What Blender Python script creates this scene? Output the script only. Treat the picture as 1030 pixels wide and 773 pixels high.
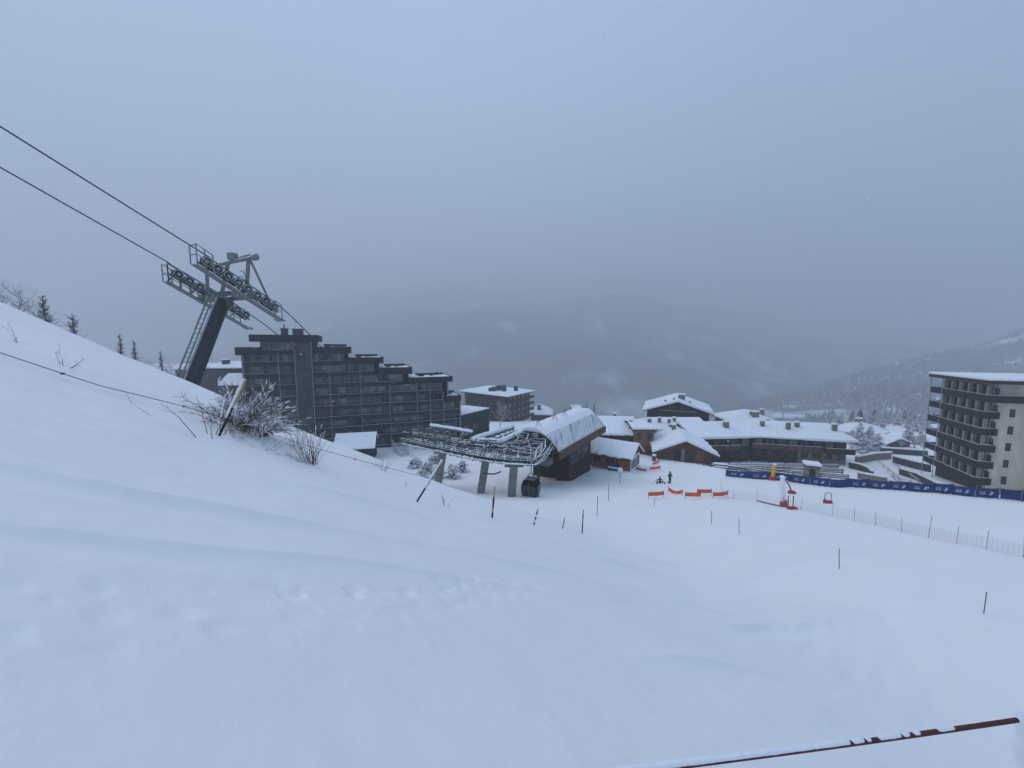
import bpy, math, random
import numpy as np
from mathutils import Vector, Matrix

R = math.radians
random.seed(7)
for o in list(bpy.data.objects):
    bpy.data.objects.remove(o)
scene = bpy.context.scene
COL = scene.collection

# ------------------------------------------------------------------ camera
FOC = 387.0            # focal length in pixels of a 1030 px wide picture
HOR = 347.0            # image row of the horizon
PITCH = math.atan((386.5 - HOR) / FOC)
cam_d = bpy.data.cameras.new('camera')
cam = bpy.data.objects.new('camera', cam_d)
COL.objects.link(cam)
cam_d.sensor_width = 36.0
cam_d.lens = FOC / 1030.0 * 36.0
cam_d.clip_start = 0.05
cam_d.clip_end = 8000.0
cam.location = (0, 0, 0)
cam.rotation_euler = (math.pi / 2 - PITCH, 0, 0)
scene.camera = cam

# ------------------------------------------------------------------ sky, sun, exposure
SUN_EL, SUN_ROT = R(48), R(-60)      # high behind the cloud, to the left
world = bpy.data.worlds.new('World')
scene.world = world
world.use_nodes = True
wn, wl = world.node_tree.nodes, world.node_tree.links
wn.clear()
w_out = wn.new('ShaderNodeOutputWorld')
w_bg = wn.new('ShaderNodeBackground')
w_bg.inputs['Strength'].default_value = 0.126
sky = wn.new('ShaderNodeTexSky')
sky.sky_type = 'NISHITA'
sky.sun_disc = False
sky.sun_elevation = SUN_EL
sky.sun_rotation = SUN_ROT
tc = wn.new('ShaderNodeTexCoord')
cn = wn.new('ShaderNodeTexNoise')
cn.inputs['Scale'].default_value = 1.6
cn.inputs['Detail'].default_value = 4.0
cn.inputs['Roughness'].default_value = 0.5
wl.new(tc.outputs['Generated'], cn.inputs['Vector'])
cr = wn.new('ShaderNodeValToRGB')          # overcast: thinner and thicker cloud
cr.color_ramp.elements[0].position = 0.36
cr.color_ramp.elements[0].color = (2.28, 3.26, 4.92, 1)
cr.color_ramp.elements[1].position = 0.64
cr.color_ramp.elements[1].color = (2.9, 4.08, 5.98, 1)
wl.new(cn.outputs['Fac'], cr.inputs['Fac'])
# cloud deck: thicker (darker) low over the valley, lens falloff painted in toward both sides
sx = wn.new('ShaderNodeSeparateXYZ')
wl.new(tc.outputs['Generated'], sx.inputs['Vector'])
mr = wn.new('ShaderNodeMapRange')
mr.inputs['From Min'].default_value = -0.05
mr.inputs['From Max'].default_value = 0.40
mr.inputs['To Min'].default_value = 0.72
mr.inputs['To Max'].default_value = 1.0
wl.new(sx.outputs['Z'], mr.inputs['Value'])
mr3 = wn.new('ShaderNodeMapRange')
mr3.inputs['From Min'].default_value = -1.0
mr3.inputs['From Max'].default_value = 1.0
wl.new(sx.outputs['X'], mr3.inputs['Value'])
mr2 = wn.new('ShaderNodeValToRGB')
mr2.color_ramp.interpolation = 'B_SPLINE'
mr2.color_ramp.elements[0].position = 0.0
mr2.color_ramp.elements[0].color = (.78, .78, .78, 1)
mr2.color_ramp.elements[1].position = 1.0
mr2.color_ramp.elements[1].color = (.64, .64, .64, 1)
e_ = mr2.color_ramp.elements.new(0.42); e_.color = (1.13, 1.13, 1.13, 1)
wl.new(mr3.outputs['Result'], mr2.inputs['Fac'])
mm = wn.new('ShaderNodeMath'); mm.operation = 'MULTIPLY'
wl.new(mr.outputs['Result'], mm.inputs[0]); wl.new(mr2.outputs['Color'], mm.inputs[1])
vm = wn.new('ShaderNodeVectorMath'); vm.operation = 'SCALE'
wl.new(cr.outputs['Color'], vm.inputs[0]); wl.new(mm.outputs['Value'], vm.inputs['Scale'])
wm = wn.new('ShaderNodeMix'); wm.data_type = 'RGBA'
wm.inputs['Factor'].default_value = 0.93
wl.new(sky.outputs['Color'], wm.inputs['A'])
wl.new(vm.outputs['Vector'], wm.inputs['B'])
wl.new(wm.outputs['Result'], w_bg.inputs['Color'])
wl.new(w_bg.outputs['Background'], w_out.inputs['Surface'])

sun_d = bpy.data.lights.new('sun', 'SUN')
sun_d.energy = 1.5
sun_d.angle = R(45)
sun_d.color = (1.0, 0.925, 0.85)
sun = bpy.data.objects.new('sun', sun_d)
COL.objects.link(sun)
sun.rotation_euler = (math.pi / 2 - SUN_EL, 0, -SUN_ROT + math.pi)
vs = scene.view_settings
vs.view_transform = 'Standard'
vs.look = 'None'
vs.exposure = 0.49
vs.gamma = 1.0
vs.use_curve_mapping = False
scene.cycles.volume_bounces = 2
scene.cycles.max_bounces = 6
scene.cycles.diffuse_bounces = 3
scene.cycles.transparent_max_bounces = 12

# ------------------------------------------------------------------ materials
def _nt(name):
    m = bpy.data.materials.new(name)
    m.use_nodes = True
    nt = m.node_tree
    return m, nt, nt.nodes, nt.links, nt.nodes['Principled BSDF']

def mat(name, col, rough=0.7, metal=0.0, var=0.25, scale=3.0, bump=0.0, snow=0.0, planks=None,
        stretch=(1, 1, 1), snow_lo=0.45, spec=0.3):
    """painted / stone / wood surface with uneven colour; snow > 0 lets snow lie on faces that look up"""
    m, nt, n, l, b = _nt(name)
    t = n.new('ShaderNodeTexCoord')
    mp = n.new('ShaderNodeMapping')
    mp.inputs['Scale'].default_value = stretch
    l.new(t.outputs['Object'], mp.inputs['Vector'])
    no = n.new('ShaderNodeTexNoise')
    no.inputs['Scale'].default_value = scale
    no.inputs['Detail'].default_value = 6
    no.inputs['Roughness'].default_value = 0.65
    l.new(mp.outputs['Vector'], no.inputs['Vector'])
    ramp = n.new('ShaderNodeValToRGB')
    ramp.color_ramp.elements[0].position = 0.3
    ramp.color_ramp.elements[1].position = 0.7
    ramp.color_ramp.elements[0].color = tuple(max(0, c * (1 - var)) for c in col) + (1,)
    ramp.color_ramp.elements[1].color = tuple(min(1, c * (1 + var)) for c in col) + (1,)
    l.new(no.outputs['Fac'], ramp.inputs['Fac'])
    colour = ramp.outputs['Color']
    height = no.outputs['Fac']
    if planks:
        w = n.new('ShaderNodeTexWave')
        w.wave_type = 'BANDS'
        w.bands_direction = planks[0]
        w.wave_profile = 'SAW'
        w.inputs['Scale'].default_value = planks[1]
        w.inputs['Distortion'].default_value = 0.3
        w.inputs['Detail'].default_value = 2
        l.new(t.outputs['Object'], w.inputs['Vector'])
        pr = n.new('ShaderNodeValToRGB')
        pr.color_ramp.elements[0].position = 0.0
        pr.color_ramp.elements[0].color = (0.45, 0.45, 0.45, 1)
        pr.color_ramp.elements[1].position = 0.15
        pr.color_ramp.elements[1].color = (1, 1, 1, 1)
        l.new(w.outputs['Fac'], pr.inputs['Fac'])
        mx = n.new('ShaderNodeMix'); mx.data_type = 'RGBA'; mx.blend_type = 'MULTIPLY'
        mx.inputs['Factor'].default_value = 1.0
        l.new(colour, mx.inputs['A']); l.new(pr.outputs['Color'], mx.inputs['B'])
        colour = mx.outputs['Result']
    if snow > 0:
        g = n.new('ShaderNodeNewGeometry')
        s = n.new('ShaderNodeSeparateXYZ')
        l.new(g.outputs['Normal'], s.inputs['Vector'])
        n2 = n.new('ShaderNodeTexNoise')
        n2.inputs['Scale'].default_value = 2.2
        n2.inputs['Detail'].default_value = 5
        l.new(t.outputs['Object'], n2.inputs['Vector'])
        ad = n.new('ShaderNodeMath'); ad.operation = 'MULTIPLY_ADD'
        l.new(n2.outputs['Fac'], ad.inputs[0])
        ad.inputs[1].default_value = 0.9
        l.new(s.outputs['Z'], ad.inputs[2])
        r2 = n.new('ShaderNodeMapRange')
        r2.inputs['From Min'].default_value = snow_lo + 0.45
        r2.inputs['From Max'].default_value = snow_lo + 0.65
        r2.inputs['To Max'].default_value = snow
        l.new(ad.outputs['Value'], r2.inputs['Value'])
        mx = n.new('ShaderNodeMix'); mx.data_type = 'RGBA'
        l.new(r2.outputs['Result'], mx.inputs['Factor'])
        l.new(colour, mx.inputs['A'])
        mx.inputs['B'].default_value = (0.84, 0.86, 0.89, 1)
        colour = mx.outputs['Result']
    l.new(colour, b.inputs['Base Color'])
    b.inputs['Roughness'].default_value = rough
    b.inputs['Metallic'].default_value = metal
    b.inputs['Specular IOR Level'].default_value = spec
    if bump > 0:
        bp = n.new('ShaderNodeBump')
        bp.inputs['Strength'].default_value = bump
        bp.inputs['Distance'].default_value = 0.05
        l.new(height, bp.inputs['Height'])
        l.new(bp.outputs['Normal'], b.inputs['Normal'])
    return m

def snow_mat(name, base=(0.85, 0.87, 0.9), bumps=((0.6, 0.4, 0.14), (5.0, 0.4, 0.03), (22.0, 0.3, 0.012), (90.0, 0.35, 0.004)), trampled=None):
    m, nt, n, l, b = _nt(name)
    t = n.new('ShaderNodeTexCoord')
    prev = None
    for sc, st, di in bumps:
        no = n.new('ShaderNodeTexNoise')
        no.inputs['Scale'].default_value = sc
        no.inputs['Detail'].default_value = 5
        l.new(t.outputs['Object'], no.inputs['Vector'])
        bp = n.new('ShaderNodeBump')
        bp.inputs['Strength'].default_value = st
        bp.inputs['Distance'].default_value = di
        l.new(no.outputs['Fac'], bp.inputs['Height'])
        if prev:
            l.new(prev, bp.inputs['Normal'])
        prev = bp.outputs['Normal']
    l.new(prev, b.inputs['Normal'])
    no = n.new('ShaderNodeTexNoise')
    no.inputs['Scale'].default_value = 0.25
    no.inputs['Detail'].default_value = 6
    l.new(t.outputs['Object'], no.inputs['Vector'])
    ramp = n.new('ShaderNodeValToRGB')
    ramp.color_ramp.elements[0].position = 0.3
    ramp.color_ramp.elements[1].position = 0.7
    ramp.color_ramp.elements[0].color = tuple(c * 0.965 for c in base) + (1,)
    ramp.color_ramp.elements[1].color = tuple(base) + (1,)
    l.new(no.outputs['Fac'], ramp.inputs['Fac'])
    colour = ramp.outputs['Color']
    if trampled:                      # greyer, trodden snow round the lift station and the huts
        ds = n.new('ShaderNodeVectorMath'); ds.operation = 'DISTANCE'
        mq = n.new('ShaderNodeMapping'); mq.inputs['Scale'].default_value = (1, 1, 0)
        l.new(t.outputs['Object'], mq.inputs['Vector']); l.new(mq.outputs['Vector'], ds.inputs[0])
        ds.inputs[1].default_value = trampled[0]
        n3 = n.new('ShaderNodeTexNoise'); n3.inputs['Scale'].default_value = 0.35; n3.inputs['Detail'].default_value = 7; n3.inputs['Roughness'].default_value = .7
        l.new(t.outputs['Object'], n3.inputs['Vector'])
        ma = n.new('ShaderNodeMath'); ma.operation = 'MULTIPLY_ADD'; ma.inputs[1].default_value = 16.0
        l.new(n3.outputs['Fac'], ma.inputs[0]); l.new(ds.outputs['Value'], ma.inputs[2])
        m3 = n.new('ShaderNodeMapRange'); m3.inputs['From Min'].default_value = trampled[1] + 12; m3.inputs['From Max'].default_value = 13
        m3.inputs['To Max'].default_value = .55
        l.new(ma.outputs['Value'], m3.inputs['Value'])
        mz = n.new('ShaderNodeMix'); mz.data_type = 'RGBA'
        l.new(m3.outputs['Result'], mz.inputs['Factor']); l.new(colour, mz.inputs['A']); mz.inputs['B'].default_value = (.52, .53, .54, 1)
        colour = mz.outputs['Result']
    l.new(colour, b.inputs['Base Color'])
    b.inputs['Roughness'].default_value = 0.75
    b.inputs['Specular IOR Level'].default_value = 0.15
    return m

def forest_mat(name, scale, lo, hi, dark=(0.045, 0.055, 0.05), frost=(0.2, 0.22, 0.23), clear=(0.8, 0.83, 0.87)):
    """wooded mountainside: dark frosted wood broken by snow clearings"""
    m, nt, n, l, b = _nt(name)
    t = n.new('ShaderNodeTexCoord')
    mp = n.new('ShaderNodeMapping')
    mp.inputs['Scale'].default_value = (1, 0.55, 0.8)
    l.new(t.outputs['Object'], mp.inputs['Vector'])
    n1 = n.new('ShaderNodeTexNoise')
    n1.inputs['Scale'].default_value = scale
    n1.inputs['Detail'].default_value = 7
    n1.inputs['Roughness'].default_value = 0.6
    l.new(mp.outputs['Vector'], n1.inputs['Vector'])
    r1 = n.new('ShaderNodeMapRange')
    r1.inputs['From Min'].default_value = lo
    r1.inputs['From Max'].default_value = hi
    l.new(n1.outputs['Fac'], r1.inputs['Value'])
    n2 = n.new('ShaderNodeTexNoise')
    n2.inputs['Scale'].default_value = 0.16
    n2.inputs['Detail'].default_value = 5
    n2.inputs['Roughness'].default_value = 0.8
    l.new(t.outputs['Object'], n2.inputs['Vector'])
    ra = n.new('ShaderNodeValToRGB')
    ra.color_ramp.elements[0].position = 0.35
    ra.color_ramp.elements[0].color = dark + (1,)
    ra.color_ramp.elements[1].position = 0.7
    ra.color_ramp.elements[1].color = frost + (1,)
    l.new(n2.outputs['Fac'], ra.inputs['Fac'])
    mx = n.new('ShaderNodeMix'); mx.data_type = 'RGBA'
    l.new(r1.outputs['Result'], mx.inputs['Factor'])
    l.new(ra.outputs['Color'], mx.inputs['A'])
    mx.inputs['B'].default_value = tuple(clear) + (1,)
    l.new(mx.outputs['Result'], b.inputs['Base Color'])
    b.inputs['Roughness'].default_value = 0.9
    b.inputs['Specular IOR Level'].default_value = 0.1
    return m

M = {}
M['snow'] = snow_mat('snow_ground', (0.895, 0.89, 0.89), trampled=((11.0, 59.0, 0), 9))
M['cap'] = snow_mat('snow_cover', bumps=((0.9, 0.4, 0.15), (5.0, 0.3, 0.03)))
M['forest_far'] = forest_mat('wooded_mountain', 0.0055, 0.56, 0.68, dark=(0.03, 0.038, 0.036), frost=(0.15, 0.165, 0.17), clear=(.4, .43, .45))
M['spur'] = forest_mat('wooded_hillside', 0.012, 0.47, 0.6)
M['steel'] = mat('galvanised_steel', (0.2, 0.215, 0.22), 0.5, 0.35, 0.25, 4, snow=0.95, snow_lo=0.42)
M['steel_plain'] = mat('bare_steel', (0.15, 0.165, 0.17), 0.5, 0.35, 0.25, 4)
M['pylon'] = mat('pylon_paint', (0.12, 0.135, 0.14), 0.45, 0.3, 0.2, 1.5, snow=0.9, snow_lo=0.5)
M['frosty'] = mat('frosted_steel', (0.11, 0.125, 0.125), 0.6, 0.2, 0.4, 3, snow=1.0, snow_lo=0.25)
M['rubber'] = mat('dark_rubber', (0.03, 0.032, 0.035), 0.7, 0, 0.3, 5)
M['cable'] = mat('steel_cable', (0.05, 0.052, 0.055), 0.6, 0.2, 0.2, 8)
M['conc'] = mat('pale_concrete', (0.33, 0.36, 0.36), 0.85, 0, 0.2, 1.2, bump=0.3)
M['post'] = mat('grey_post', (0.165, 0.175, 0.165), 0.8, 0, 0.22, 1.4, bump=0.2)
M['dconc'] = mat('dark_concrete', (0.05, 0.052, 0.054), 0.85, 0, 0.35, 0.8, bump=0.3, stretch=(1, 1, 0.35))
M['dpanel'] = mat('dark_panel', (0.010, 0.016, 0.02), 0.75, 0, 0.35, 0.7)
M['slab'] = mat('dark_fascia', (0.011, 0.015, 0.018), 0.75, 0, 0.3, 0.8)
M['frame'] = mat('grey_frame', (0.2, 0.215, 0.22), 0.6, 0, 0.2, 2)
M['rail'] = mat('frosted_rail', (0.28, 0.29, 0.3), 0.6, 0, 0.3, 2, snow=0.9, snow_lo=0.35)
M['white'] = mat('white_paint', (0.72, 0.74, 0.76), 0.6, 0, 0.08, 2)
M['brown2'] = mat('maroon_cladding', (0.03, 0.016, 0.014), 0.8, 0, 0.35, 1.2)
M['brown'] = mat('brown_timber', (0.12, 0.056, 0.034), 0.8, 0, 0.35, 1.2, planks=('Z', 2.2))
M['dbrown'] = mat('dark_timber', (0.032, 0.017, 0.011), 0.8, 0, 0.4, 1.0, planks=('Z', 1.6))
M['hutwood'] = mat('red_brown_boards', (0.25, 0.085, 0.034), 0.75, 0, 0.45, 1.0, planks=('X', 1.4), stretch=(2, 2, .4))
M['eave'] = mat('eave_timber', (0.1, 0.066, 0.045), 0.8, 0, 0.35, 1.0)
M['lwood'] = mat('light_timber', (0.2, 0.105, 0.055), 0.75, 0, 0.35, 1.0, planks=('X', 1.2), stretch=(2, 2, .4))
M['stone'] = mat('rubble_stone', (0.2, 0.165, 0.13), 0.9, 0, 0.5, 2.2, bump=0.6)
M['cream'] = mat('cream_render', (0.54, 0.47, 0.38), 0.85, 0, 0.2, 0.9, bump=0.15, stretch=(1, 1, .3))
M['plum'] = mat('maroon_panel', (0.04, 0.019, 0.016), 0.7, 0, 0.25, 1.5)
M['navy'] = mat('navy_board', (0.013, 0.0125, 0.015), 0.75, 0, 0.3, 1.5)
M['logo'] = mat('pale_print', (0.4, 0.44, 0.5), 0.6, 0, 0.4, 6)
M['blue'] = mat('blue_vinyl', (0.008, 0.03, 0.14), 0.5, 0, 0.25, 1.2, bump=0.4)
M['sledblue'] = mat('blue_tarpaulin', (0.012, 0.018, 0.16), 0.5, 0, 0.3, 3)
M['orange'] = mat('orange_vinyl', (0.75, 0.09, 0.035), 0.5, 0, 0.18, 4)
M['yellow'] = mat('yellow_foam', (0.72, 0.4, 0.03), 0.6, 0, 0.12, 3)
M['trail'] = mat('snowy_terrace_board', (0.06, 0.05, 0.045), 0.8, 0, 0.3, 2, snow=0.95, snow_lo=0.3)
M['red'] = mat('red_foam', (0.42, 0.035, 0.03), 0.6, 0, 0.2, 4)
M['pinknet'] = mat('net_cord', (0.38, 0.29, 0.32), 0.7, 0, 0.15, 3)
M['black'] = mat('black_plastic', (0.015, 0.015, 0.017), 0.5, 0, 0.3, 4)
M['bamboo'] = mat('bamboo', (0.42, 0.32, 0.16), 0.6, 0, 0.3, 5, snow=0.9, snow_lo=0.3)
M['polered'] = mat('red_pole', (0.22, 0.12, 0.13), 0.6, 0, 0.2, 5)
M['polegrey'] = mat('grey_pole', (0.16, 0.17, 0.18), 0.6, 0, 0.2, 5)
M['rope'] = mat('dark_red_rope', (0.15, 0.05, 0.045), 0.85, 0, 0.4, 30, bump=0.8, stretch=(1, 4, 4))
M['cord'] = mat('thin_cord', (0.09, 0.085, 0.09), 0.8, 0, 0.3, 9)
M['twig'] = mat('frosted_twig', (0.10, 0.066, 0.052), 0.9, 0, 0.4, 6, snow=0.35, snow_lo=0.4)
M['bark'] = mat('frosted_bark', (0.085, 0.075, 0.07), 0.9, 0, 0.35, 2, snow=0.8, snow_lo=0.3)
M['needle'] = mat('frosted_needles', (0.035, 0.044, 0.04), 0.9, 0, 0.4, 1.5, snow=0.8, snow_lo=0.42)
M['leafless'] = mat('frosted_shrub', (0.10, 0.10, 0.10), 0.9, 0, 0.4, 2.5, snow=0.95, snow_lo=0.15)
M['wood'] = mat('far_wood', (0.045, 0.054, 0.055), 0.9, 0, 0.4, 0.05, snow=0.35, snow_lo=0.2)
M['cabin'] = mat('black_lacquer', (0.008, 0.009, 0.011), 0.5, 0, 0.2, 2, spec=0.06)
M['barkdark'] = mat('dark_bark', (0.10, 0.082, 0.072), 0.9, 0, 0.35, 2, snow=0.4, snow_lo=0.35)
M['tyre'] = mat('snowy_tyre', (0.03, 0.033, 0.035), 0.7, 0, 0.3, 5, snow=0.95, snow_lo=0.3)
M['cloth_dark'] = mat('dark_ski_suit', (0.02, 0.022, 0.028), 0.8, 0, 0.2, 9)
M['cloth_grey'] = mat('grey_jacket', (0.075, 0.085, 0.085), 0.8, 0, 0.2, 9)
M['skin'] = mat('skin', (0.5, 0.32, 0.25), 0.6, 0, 0.05, 5)

def glass_mat(name, col, rough=0.12):
    m, nt, n, l, b = _nt(name)
    t = n.new('ShaderNodeTexCoord')
    no = n.new('ShaderNodeTexNoise'); no.inputs['Scale'].default_value = 0.45; no.inputs['Detail'].default_value = 3
    l.new(t.outputs['Object'], no.inputs['Vector'])
    ra = n.new('ShaderNodeValToRGB')
    ra.color_ramp.elements[0].position = .35; ra.color_ramp.elements[1].position = .65
    ra.color_ramp.elements[0].color = tuple(c * .55 for c in col) + (1,)
    ra.color_ramp.elements[1].color = tuple(c * 1.5 for c in col) + (1,)
    l.new(no.outputs['Fac'], ra.inputs['Fac']); l.new(ra.outputs['Color'], b.inputs['Base Color'])
    b.inputs['Roughness'].default_value = rough
    b.inputs['Specular IOR Level'].default_value = 0.5
    return m
M['glass'] = glass_mat('window_glass', (0.07, 0.097, 0.118))
M['pale_glass'] = glass_mat('pale_window_glass', (0.19, 0.215, 0.225), 0.25)  # pale panes: some curtains, some sky reflection put into the colour
M['dimglass'] = glass_mat('dark_window_glass', (0.012, 0.016, 0.02))

# ------------------------------------------------------------------ mesh builder
class MB:
    def __init__(s):
        s.v, s.f, s.mi, s.cur = [], [], [], 0
    def add(s, vs, fs):
        o = len(s.v)
        s.v += [tuple(v) for v in vs]
        for f in fs:
            s.f.append(tuple(i + o for i in f)); s.mi.append(s.cur)
        return s
    def hexa(s, p):          # 8 points: bottom 0-3, top 4-7
        return s.add(p, [(3, 2, 1, 0), (4, 5, 6, 7), (0, 1, 5, 4), (1, 2, 6, 5), (2, 3, 7, 6), (3, 0, 4, 7)])
    def box(s, x0, x1, y0, y1, z0, z1):
        return s.hexa([(x0, y0, z0), (x1, y0, z0), (x1, y1, z0), (x0, y1, z0), (x0, y0, z1), (x1, y0, z1), (x1, y1, z1), (x0, y1, z1)])
    def bar(s, a, b, w, h=None, up=(0, 0, 1)):
        a, b = Vector(a), Vector(b); h = h or w
        d = (b - a).normalized(); u = Vector(up)
        if abs(d.dot(u)) > 0.98: u = Vector((0, 1, 0))
        r = d.cross(u).normalized() * w / 2; u2 = r.cross(d).normalized() * h / 2
        return s.hexa([a - r - u2, a + r - u2, b + r - u2, b - r - u2, a - r + u2, a + r + u2, b + r + u2, b - r + u2])
    def tube(s, pts, rad, n=8, cap=True):
        pts = [Vector(p) for p in pts]
        rads = rad if isinstance(rad, (list, tuple)) else [rad] * len(pts)
        vs, fs = [], []
        ref = None
        for i, p in enumerate(pts):
            d = (pts[min(i + 1, len(pts) - 1)] - pts[max(i - 1, 0)])
            if d.length < 1e-9: d = Vector((0, 0, 1))
            d.normalize()
            if ref is None:
                ref = Vector((0, 0, 1)) if abs(d.z) < 0.9 else Vector((1, 0, 0))
            a = d.cross(ref).normalized(); b = a.cross(d).normalized(); ref = b
            for k in range(n):
                t = 2 * math.pi * k / n
                vs.append(p + (a * math.cos(t) + b * math.sin(t)) * rads[i])
        for i in range(len(pts) - 1):
            for k in range(n):
                fs.append((i * n + k, i * n + (k + 1) % n, (i + 1) * n + (k + 1) % n, (i + 1) * n + k))
        if cap:
            fs.append(tuple(range(n - 1, -1, -1))); fs.append(tuple((len(pts) - 1) * n + k for k in range(n)))
        return s.add(vs, fs)
    def prism(s, poly, vec):
        n = len(poly); vec = Vector(vec)
        vs = [Vector(p) for p in poly] + [Vector(p) + vec for p in poly]
        fs = [tuple(range(n - 1, -1, -1)), tuple(range(n, 2 * n))] + [(i, (i + 1) % n, n + (i + 1) % n, n + i) for i in range(n)]
        return s.add(vs, fs)
    def disc(s, c, axis, r, th, n=14):
        c, a = Vector(c), Vector(axis).normalized()
        return s.tube([c - a * th / 2, c + a * th / 2], r, n)
    def ball(s, c, r, seg=10, rings=6, sc=(1, 1, 1)):
        vs, fs = [], []
        for i in range(rings + 1):
            t = math.pi * i / rings
            for k in range(seg):
                p = 2 * math.pi * k / seg
                vs.append((c[0] + r * sc[0] * math.sin(t) * math.cos(p), c[1] + r * sc[1] * math.sin(t) * math.sin(p), c[2] + r * sc[2] * math.cos(t)))
        for i in range(rings):
            for k in range(seg):
                fs.append((i * seg + k, (i + 1) * seg + k, (i + 1) * seg + (k + 1) % seg, i * seg + (k + 1) % seg))
        return s.add(vs, fs)
    def build(s, name, mats, parent=None, smooth=False, world=False, bevel=0.0):
        if not isinstance(mats, (list, tuple)): mats = [mats]
        me = bpy.data.meshes.new(name)
        vs = s.v
        if world and parent is not None:
            root = parent
            while root.parent: root = root.parent
            inv = (Matrix.Translation(root.location) @ Matrix.Rotation(root.rotation_euler.z, 4, 'Z')).inverted()
            vs = [inv @ Vector(v) for v in vs]
        me.from_pydata([tuple(v) for v in vs], [], s.f)
        for m in mats: me.materials.append(m)
        if len(mats) > 1: me.polygons.foreach_set('material_index', s.mi)
        if smooth: me.polygons.foreach_set('use_smooth', [True] * len(me.polygons))
        me.update()
        o = bpy.data.objects.new(name, me)
        COL.objects.link(o)
        if parent is not None: o.parent = parent
        if bevel > 0:
            bv = o.modifiers.new('bevel', 'BEVEL'); bv.width = bevel; bv.segments = 2; bv.limit_method = 'ANGLE'
        return o

def tag(o, label=None, cat=None, group=None, kind=None):
    if label: o['label'] = label
    if cat: o['category'] = cat
    if group: o['group'] = group
    if kind: o['kind'] = kind
    return o
def thing(name, label, cat, loc=(0, 0, 0), rz=0.0, group=None):
    o = bpy.data.objects.new(name, None)
    o.empty_display_size = 0.2
    COL.objects.link(o)
    o.location = loc; o.rotation_euler = (0, 0, rz)
    return tag(o, label, cat, group)
def dup(root, loc, rz, label, sc=1.0):
    r = root.copy(); COL.objects.link(r)
    r.location = loc; r.rotation_euler = (0, 0, rz); r.scale = (sc, sc, sc); r['label'] = label
    for ch in list(root.children):
        c = ch.copy(); COL.objects.link(c); c.parent = r
        for g in list(ch.children):
            d = g.copy(); COL.objects.link(d); d.parent = c
    return r

# ------------------------------------------------------------------ noise
_rs = np.random.RandomState(11)
_perm = _rs.rand(256, 256)
def vnoise(x, y):
    x = np.asarray(x, float); y = np.asarray(y, float)
    xi = np.floor(x).astype(int); yi = np.floor(y).astype(int)
    fx = x - xi; fy = y - yi
    fx = fx * fx * fx * (fx * (fx * 6 - 15) + 10); fy = fy * fy * fy * (fy * (fy * 6 - 15) + 10)
    a = _perm[xi & 255, yi & 255]; b = _perm[(xi + 1) & 255, yi & 255]
    c = _perm[xi & 255, (yi + 1) & 255]; d = _perm[(xi + 1) & 255, (yi + 1) & 255]
    return (a * (1 - fx) + b * fx) * (1 - fy) + (c * (1 - fx) + d * fx) * fy - 0.5
def fbm(x, y, o=4):
    s = 0; a = 1.0
    for i in range(o):
        s = s + a * vnoise(x * 2 ** i + 17.3 * i, y * 2 ** i + 5.1 * i); a *= 0.5
    return s
def sstep(a, b, x):
    t = np.clip((x - a) / (b - a), 0, 1); return t * t * (3 - 2 * t)
def softplus(x, w):
    return w * np.logaddexp(0, x / w)
def smax(a, b, w):
    return w * np.logaddexp(a / w, b / w)

# ------------------------------------------------------------------ terrain: an open slope falling to the right, a lip, the piste and the village shelf
RIDGE = np.array([(-120, -85), (-45, -22), (-20, 4.5), (-13.3, 10), (-11.1, 10.5), (-9.2, 11.1), (-6.8, 12.5), (-4.25, 14.4), (-1.9, 16.6), (0.25, 19.3), (3.0, 24), (6.2, 30), (10, 40), (14, 60)], float)
def ridge_dist(x, y):
    best = np.full(np.shape(x), 1e9); sgn = np.ones(np.shape(x))
    for a, b in zip(RIDGE[:-1], RIDGE[1:]):
        d = b - a; L2 = d @ d
        t = np.clip(((x - a[0]) * d[0] + (y - a[1]) * d[1]) / L2, 0, 1)
        px = x - a[0] - t * d[0]; py = y - a[1] - t * d[1]
        dd = np.hypot(px, py)
        cr = d[0] * py - d[1] * px          # > 0: left of the walk, beyond the lip
        m = dd < best
        best = np.where(m, dd, best); sgn = np.where(m, np.sign(cr), sgn)
    return best * sgn
CREASES = [
    ([(-6.0, 1.2), (-3.2, 3.03), (-1.94, 4.56), (-0.72, 5.9), (1.2, 7.6), (3.2, 9.2)], 0.07, 0.5),
    ([(-6.5, 3.4), (-3.7, 4.6), (-1.57, 7.8), (0.8, 9.6), (3.4, 11.2), (7.0, 13.0)], 0.055, 0.6),
    ([(-3.0, 8.4), (-0.6, 10.5), (2.4, 12.6), (5.6, 15.0), (9.5, 17.5)], 0.11, 0.7),
    ([(-1.5, 12.5), (2.0, 15.0), (6.0, 18.0), (11.0, 21.0)], 0.12, 0.9),
    ([(-4.6, 0.2), (-2.6, 2.4), (-1.3, 3.9), (0.2, 5.4), (2.0, 7.2)], 0.035, 0.35),
    ([(2.5, 9.0), (5.6, 11.0), (9.5, 13.2), (13.0, 14.5)], 0.09, 0.55),
    ([(0.5, 3.6), (2.6, 5.4), (5.0, 6.8), (8.6, 8.0)], 0.07, 0.6),
    ([(4.0, 9.0), (8.0, 11.5), (12.0, 13.4), (17.0, 15.0)], 0.14, 1.0),
    ([(6.0, 15.0), (11.0, 18.0), (17.0, 20.5), (24.0, 22.0)], 0.14, 1.2)]
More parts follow.
